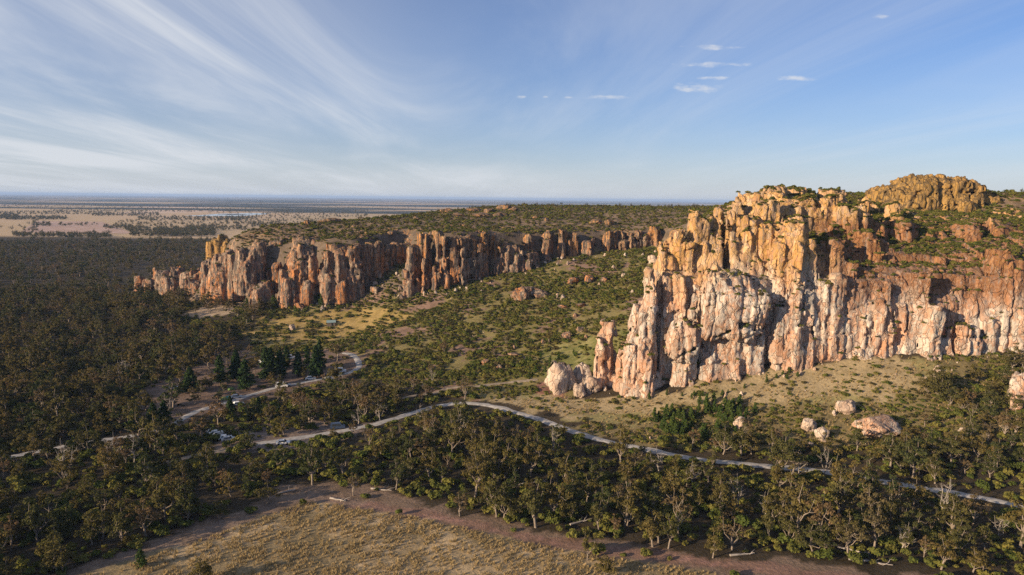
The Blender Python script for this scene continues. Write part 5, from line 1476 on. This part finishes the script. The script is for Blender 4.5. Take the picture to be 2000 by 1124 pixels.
# ------------------------------------------------------------------ cars, tents and the hut
m_glass = plain('car_glass', (0.03, 0.035, 0.04), 0.08, 0.5, 0.1)
m_tyre = plain('tyre_rubber', (0.025, 0.025, 0.025), 0.9, 0.2, 0.2)
m_lamp = plain('lamp_plastic', (0.6, 0.58, 0.55), 0.3, 0.5, 0.1)
def paint(name, c):
    return plain('paint_' + name, c, 0.3, 0.5, 0.06, 0.6)
PAINT = dict(white=paint('white', (0.72, 0.72, 0.71)), silver=paint('silver', (0.42, 0.44, 0.46)), blue=paint('blue', (0.03, 0.05, 0.10)), grey=paint('grey', (0.16, 0.17, 0.18)), red=paint('red', (0.35, 0.05, 0.04)))
def car(px, py, col, lab, rz, van=False, group=None):
    g = ground(px, py)[0]
    root = mk_obj('van' if van else 'car', None, loc=(g[0], g[1], g[2] + 0.02)); root.rotation_euler = (0, 0, rz)
    L, W_, H = (5.0, 1.95, 2.25) if van else (4.4, 1.8, 1.5)
    prof = [(-L / 2, .35), (-L / 2, H * .55), (-L / 2 + .15, H * .95), (L * .18, H), (L * .33, H * .62), (L / 2 - .1, H * .5), (L / 2, .4)] if van else \
           [(-L / 2, .32), (-L / 2 + .03, .85), (-L * .40, .95), (-L * .28, H), (L * .08, H), (L * .24, .95), (L / 2 - .12, .80), (L / 2, .35)]
    mb = MB()
    n = len(prof)
    rows_ = []
    for yy, ins in ((-W_ / 2, 0), (W_ / 2, 0)):
        rows_.append([(x_, yy * (0.86 if z_ > H * .8 else 1.0), z_) for x_, z_ in prof])
    mb.add(rows_[0] + rows_[1], [tuple(range(n))] + [tuple(range(2 * n - 1, n - 1, -1))] + [(i, n + i, n + (i + 1) % n, (i + 1) % n) for i in range(n)])
    mk_obj('body', mb.mesh('body', PAINT[col]), root)
    for sgn in (-1, 1):
        w = MB()
        yy = sgn * (W_ / 2 * 0.94 + 0.01)
        z0, z1 = (H * .58, H * .88) if van else (.97, H - .1)
        x0, x1 = (-L * .42, L * .22) if van else (-L * .33, L * .18)
        w.add([(x0, sgn * (W_ / 2 + .012), z0), (x1 + .1, sgn * (W_ / 2 + .012), z0), (x1 - .25, sgn * (W_ / 2 * .88 + .02), z1), (x0 + .3, sgn * (W_ / 2 * .88 + .02), z1)], [(0, 1, 2, 3)])
        mk_obj('window', w.mesh('window', m_glass), root)
        for xx in (-L * .31, L * .31):
            t_ = MB(); t_.tube([(xx, sgn * (W_ / 2 - .2), .33), (xx, sgn * (W_ / 2 + .02), .33)], [.33, .33], 12, True)
            mk_obj('wheel', t_.mesh('wheel', m_tyre), root)
        h_ = MB(); h_.box((L / 2 - .02, sgn * W_ * .36, .66), (.1, .35, .16))
        mk_obj('headlight', h_.mesh('headlight', m_lamp), root)
    ws = MB()
    if van: ws.add([(L * .19, -W_ * .40, H * .96), (L * .19, W_ * .40, H * .96), (L * .335, W_ * .45, H * .64), (L * .335, -W_ * .45, H * .64)], [(0, 1, 2, 3)])
    else: ws.add([(L * .10, -W_ * .40, H - .06), (L * .10, W_ * .40, H - .06), (L * .235, W_ * .45, 1.0), (L * .235, -W_ * .45, 1.0)], [(0, 1, 2, 3)])
    for q in ws.v: pass
    ws.v = [(x_ + .03, y_, z_ + .02) for x_, y_, z_ in ws.v]
    mk_obj('windscreen', ws.mesh('windscreen', m_glass), root)
    return tag(root, lab, 'van' if van else 'car', group)
CARG = 'vehicles parked in the camping ground'
for k, (px, py, col, lab, rz, van) in enumerate(((416, 846, 'silver', 'silver car at the top of the slanted row in the car park', .5, 0), (422, 849, 'white', 'white car second in the slanted row of the car park', .5, 0), (428, 852, 'silver', 'silver car third in the slanted row of the car park', .5, 0),
        (434, 855, 'grey', 'grey car fourth in the slanted row of the car park', .5, 0), (440, 858, 'white', 'white car fifth in the slanted row of the car park', .5, 0), (446, 861, 'silver', 'silver car at the lower end of the slanted car park row', .5, 0), (553, 868, 'white', 'white car on its own at the lower side of the car park', .2, 0),
        (550, 757, 'white', 'white van beside the camp road below the pines', .3, 1), (558, 755, 'silver', 'silver car beside the white van below the pines', .3, 0), (607, 742, 'white', 'white car at the camp road just below the slim pine', .2, 0), (645, 733, 'silver', 'silver car in the group near the road bend', .1, 0),
        (654, 732, 'white', 'white car in the middle of the group near the road bend', .1, 0), (665, 728, 'white', 'white van at the right of the group near the road bend', .2, 1), (642, 743, 'silver', 'silver car parked below the group near the road bend', .4, 0), (566, 702, 'white', 'white van half hidden behind the pine row', .1, 1),
        (462, 778, 'silver', 'silver car at the roadside left of the middle pine', .3, 0), (660, 838, 'blue', 'dark blue van beside the road east of the car park', .2, 1), (465, 792, 'white', 'white car below the road near the middle pine', .6, 0), (338, 760, 'white', 'white car at the left end of the camp', .2, 0), (505, 712, 'white', 'white caravan sized van behind the tallest pine', .1, 1))):
    car(px, py, col, lab, rz, bool(van), CARG)
def tent(px, py, colname, c, lab, s=0.72):
    g = ground(px, py)[0]
    mt = plain('tent_' + colname, c, 0.7, 0.2, 0.1)
    root = mk_obj('tent', None, loc=g)
    v, f = [], []
    n, m = 12, 5
    for j in range(m + 1):
        ph = j / m * math.pi / 2
        for i in range(n):
            th = 2 * math.pi * i / n
            sq = 1 + 0.12 * math.cos(4 * th)
            v.append((2.0 * s * math.cos(ph) ** .7 * math.cos(th) * sq, 1.6 * s * math.cos(ph) ** .7 * math.sin(th) * sq, 1.7 * s * math.sin(ph)))
    for j in range(m):
        for i in range(n):
            f.append((j * n + i, j * n + (i + 1) % n, (j + 1) * n + (i + 1) % n, (j + 1) * n + i))
    mb = MB(); mb.add(v, f)
    mk_obj('canopy', mb.mesh('canopy', mt), root)
    d = MB(); d.add([(-.5 * s, -1.72 * s, .05), (.5 * s, -1.72 * s, .05), (.25 * s, -1.42 * s, 1.15 * s), (-.25 * s, -1.42 * s, 1.15 * s)], [(0, 1, 2, 3)])
    mk_obj('door', d.mesh('door', m_glass), root)
    return tag(root, lab, 'tent', 'tents of the camping ground')
tent(564, 831, 'orange', (0.45, 0.13, 0.04), 'orange dome tent at the upper edge of the car park'); tent(585, 831, 'blue', (0.05, 0.09, 0.18), 'blue dome tent at the upper edge of the car park'); tent(452, 762, 'green', (0.10, 0.16, 0.05), 'bright green dome tent under the left pines')
tent(437, 781, 'lime', (0.20, 0.23, 0.08), 'lime dome tent at the roadside left of the silver car'); tent(447, 779, 'teal', (0.05, 0.22, 0.22), 'teal dome tent next to the lime one')
g = ground(647, 637)[0]
hut = mk_obj('hut', None, loc=g); hut.rotation_euler = (0, 0, .25)
m_board = plain('weathered_boards', (0.16, 0.13, 0.11), 0.9, 0.1, 0.3); m_roofing = plain('teal_roofing', (0.20, 0.28, 0.29), 0.5, 0.4, 0.2)
mb = MB(); mb.box((0, 0, 1.15), (4.6, 3.2, 2.5)); mk_obj('wall', mb.mesh('wall', m_board), hut)
mb = MB(); mb.add([(-2.7, -2.0, 2.35), (2.7, -2.0, 2.35), (2.7, 0, 3.5), (-2.7, 0, 3.5), (-2.7, 2.0, 2.35), (2.7, 2.0, 2.35), (-2.7, -2.0, 2.25), (2.7, -2.0, 2.25), (2.7, 2.0, 2.25), (-2.7, 2.0, 2.25)],
                 [(0, 1, 2, 3), (3, 2, 5, 4), (0, 3, 4, 9, 6), (1, 7, 8, 5, 2), (6, 7, 1, 0), (8, 9, 4, 5), (9, 8, 7, 6)]); mk_obj('roof', mb.mesh('roof', m_roofing), hut)
mb = MB(); mb.box((.6, -1.62, .95), (.9, .06, 1.9)); mk_obj('door', mb.mesh('door', m_glass), hut)
tag(hut, 'small dark hut with a teal roof alone in the golden field', 'hut')

# ------------------------------------------------------------------ hazy evening air
m_haze, t = new_mat('evening_air')
o_ = t.n('ShaderNodeOutputMaterial'); pv = t.n('ShaderNodeVolumePrincipled')
pv.inputs['Color'].default_value = (0.42, 0.62, 1.0, 1.0)
pv.inputs['Density'].default_value = 5.0e-5
pv.inputs['Anisotropy'].default_value = 0.0
t.l(pv.outputs[0], o_.inputs['Volume'])
mb = MB(); mb.box((0, 24000, 54), (94000, 54000, 113))
tag(mk_obj('haze', mb.mesh('haze', m_haze)), 'thin blue haze of the evening air over the plain', None, None, 'stuff')

# ------------------------------------------------------------------ tell look-alikes apart by their order in the picture
ORD += ['thirteenth', 'fourteenth', 'fifteenth', 'sixteenth', 'seventeenth', 'eighteenth', 'nineteenth', 'twentieth', 'twenty-first', 'twenty-second', 'twenty-third', 'twenty-fourth', 'twenty-fifth', 'twenty-sixth', 'twenty-seventh', 'twenty-eighth', 'twenty-ninth', 'thirtieth']
same = {}
for o in bpy.data.objects:
    if o.parent is None and 'label' in o and 'category' in o:
        same.setdefault(o['label'], []).append(o)
for lab, obs in same.items():
    if 1 < len(obs) <= 30 and len(lab.split()) <= 13:
        obs.sort(key=lambda o: project(np.array(o.location))[0])
        for k, o in enumerate(obs):
            o['label'] = lab + ', ' + ORD[k] + ' from left'
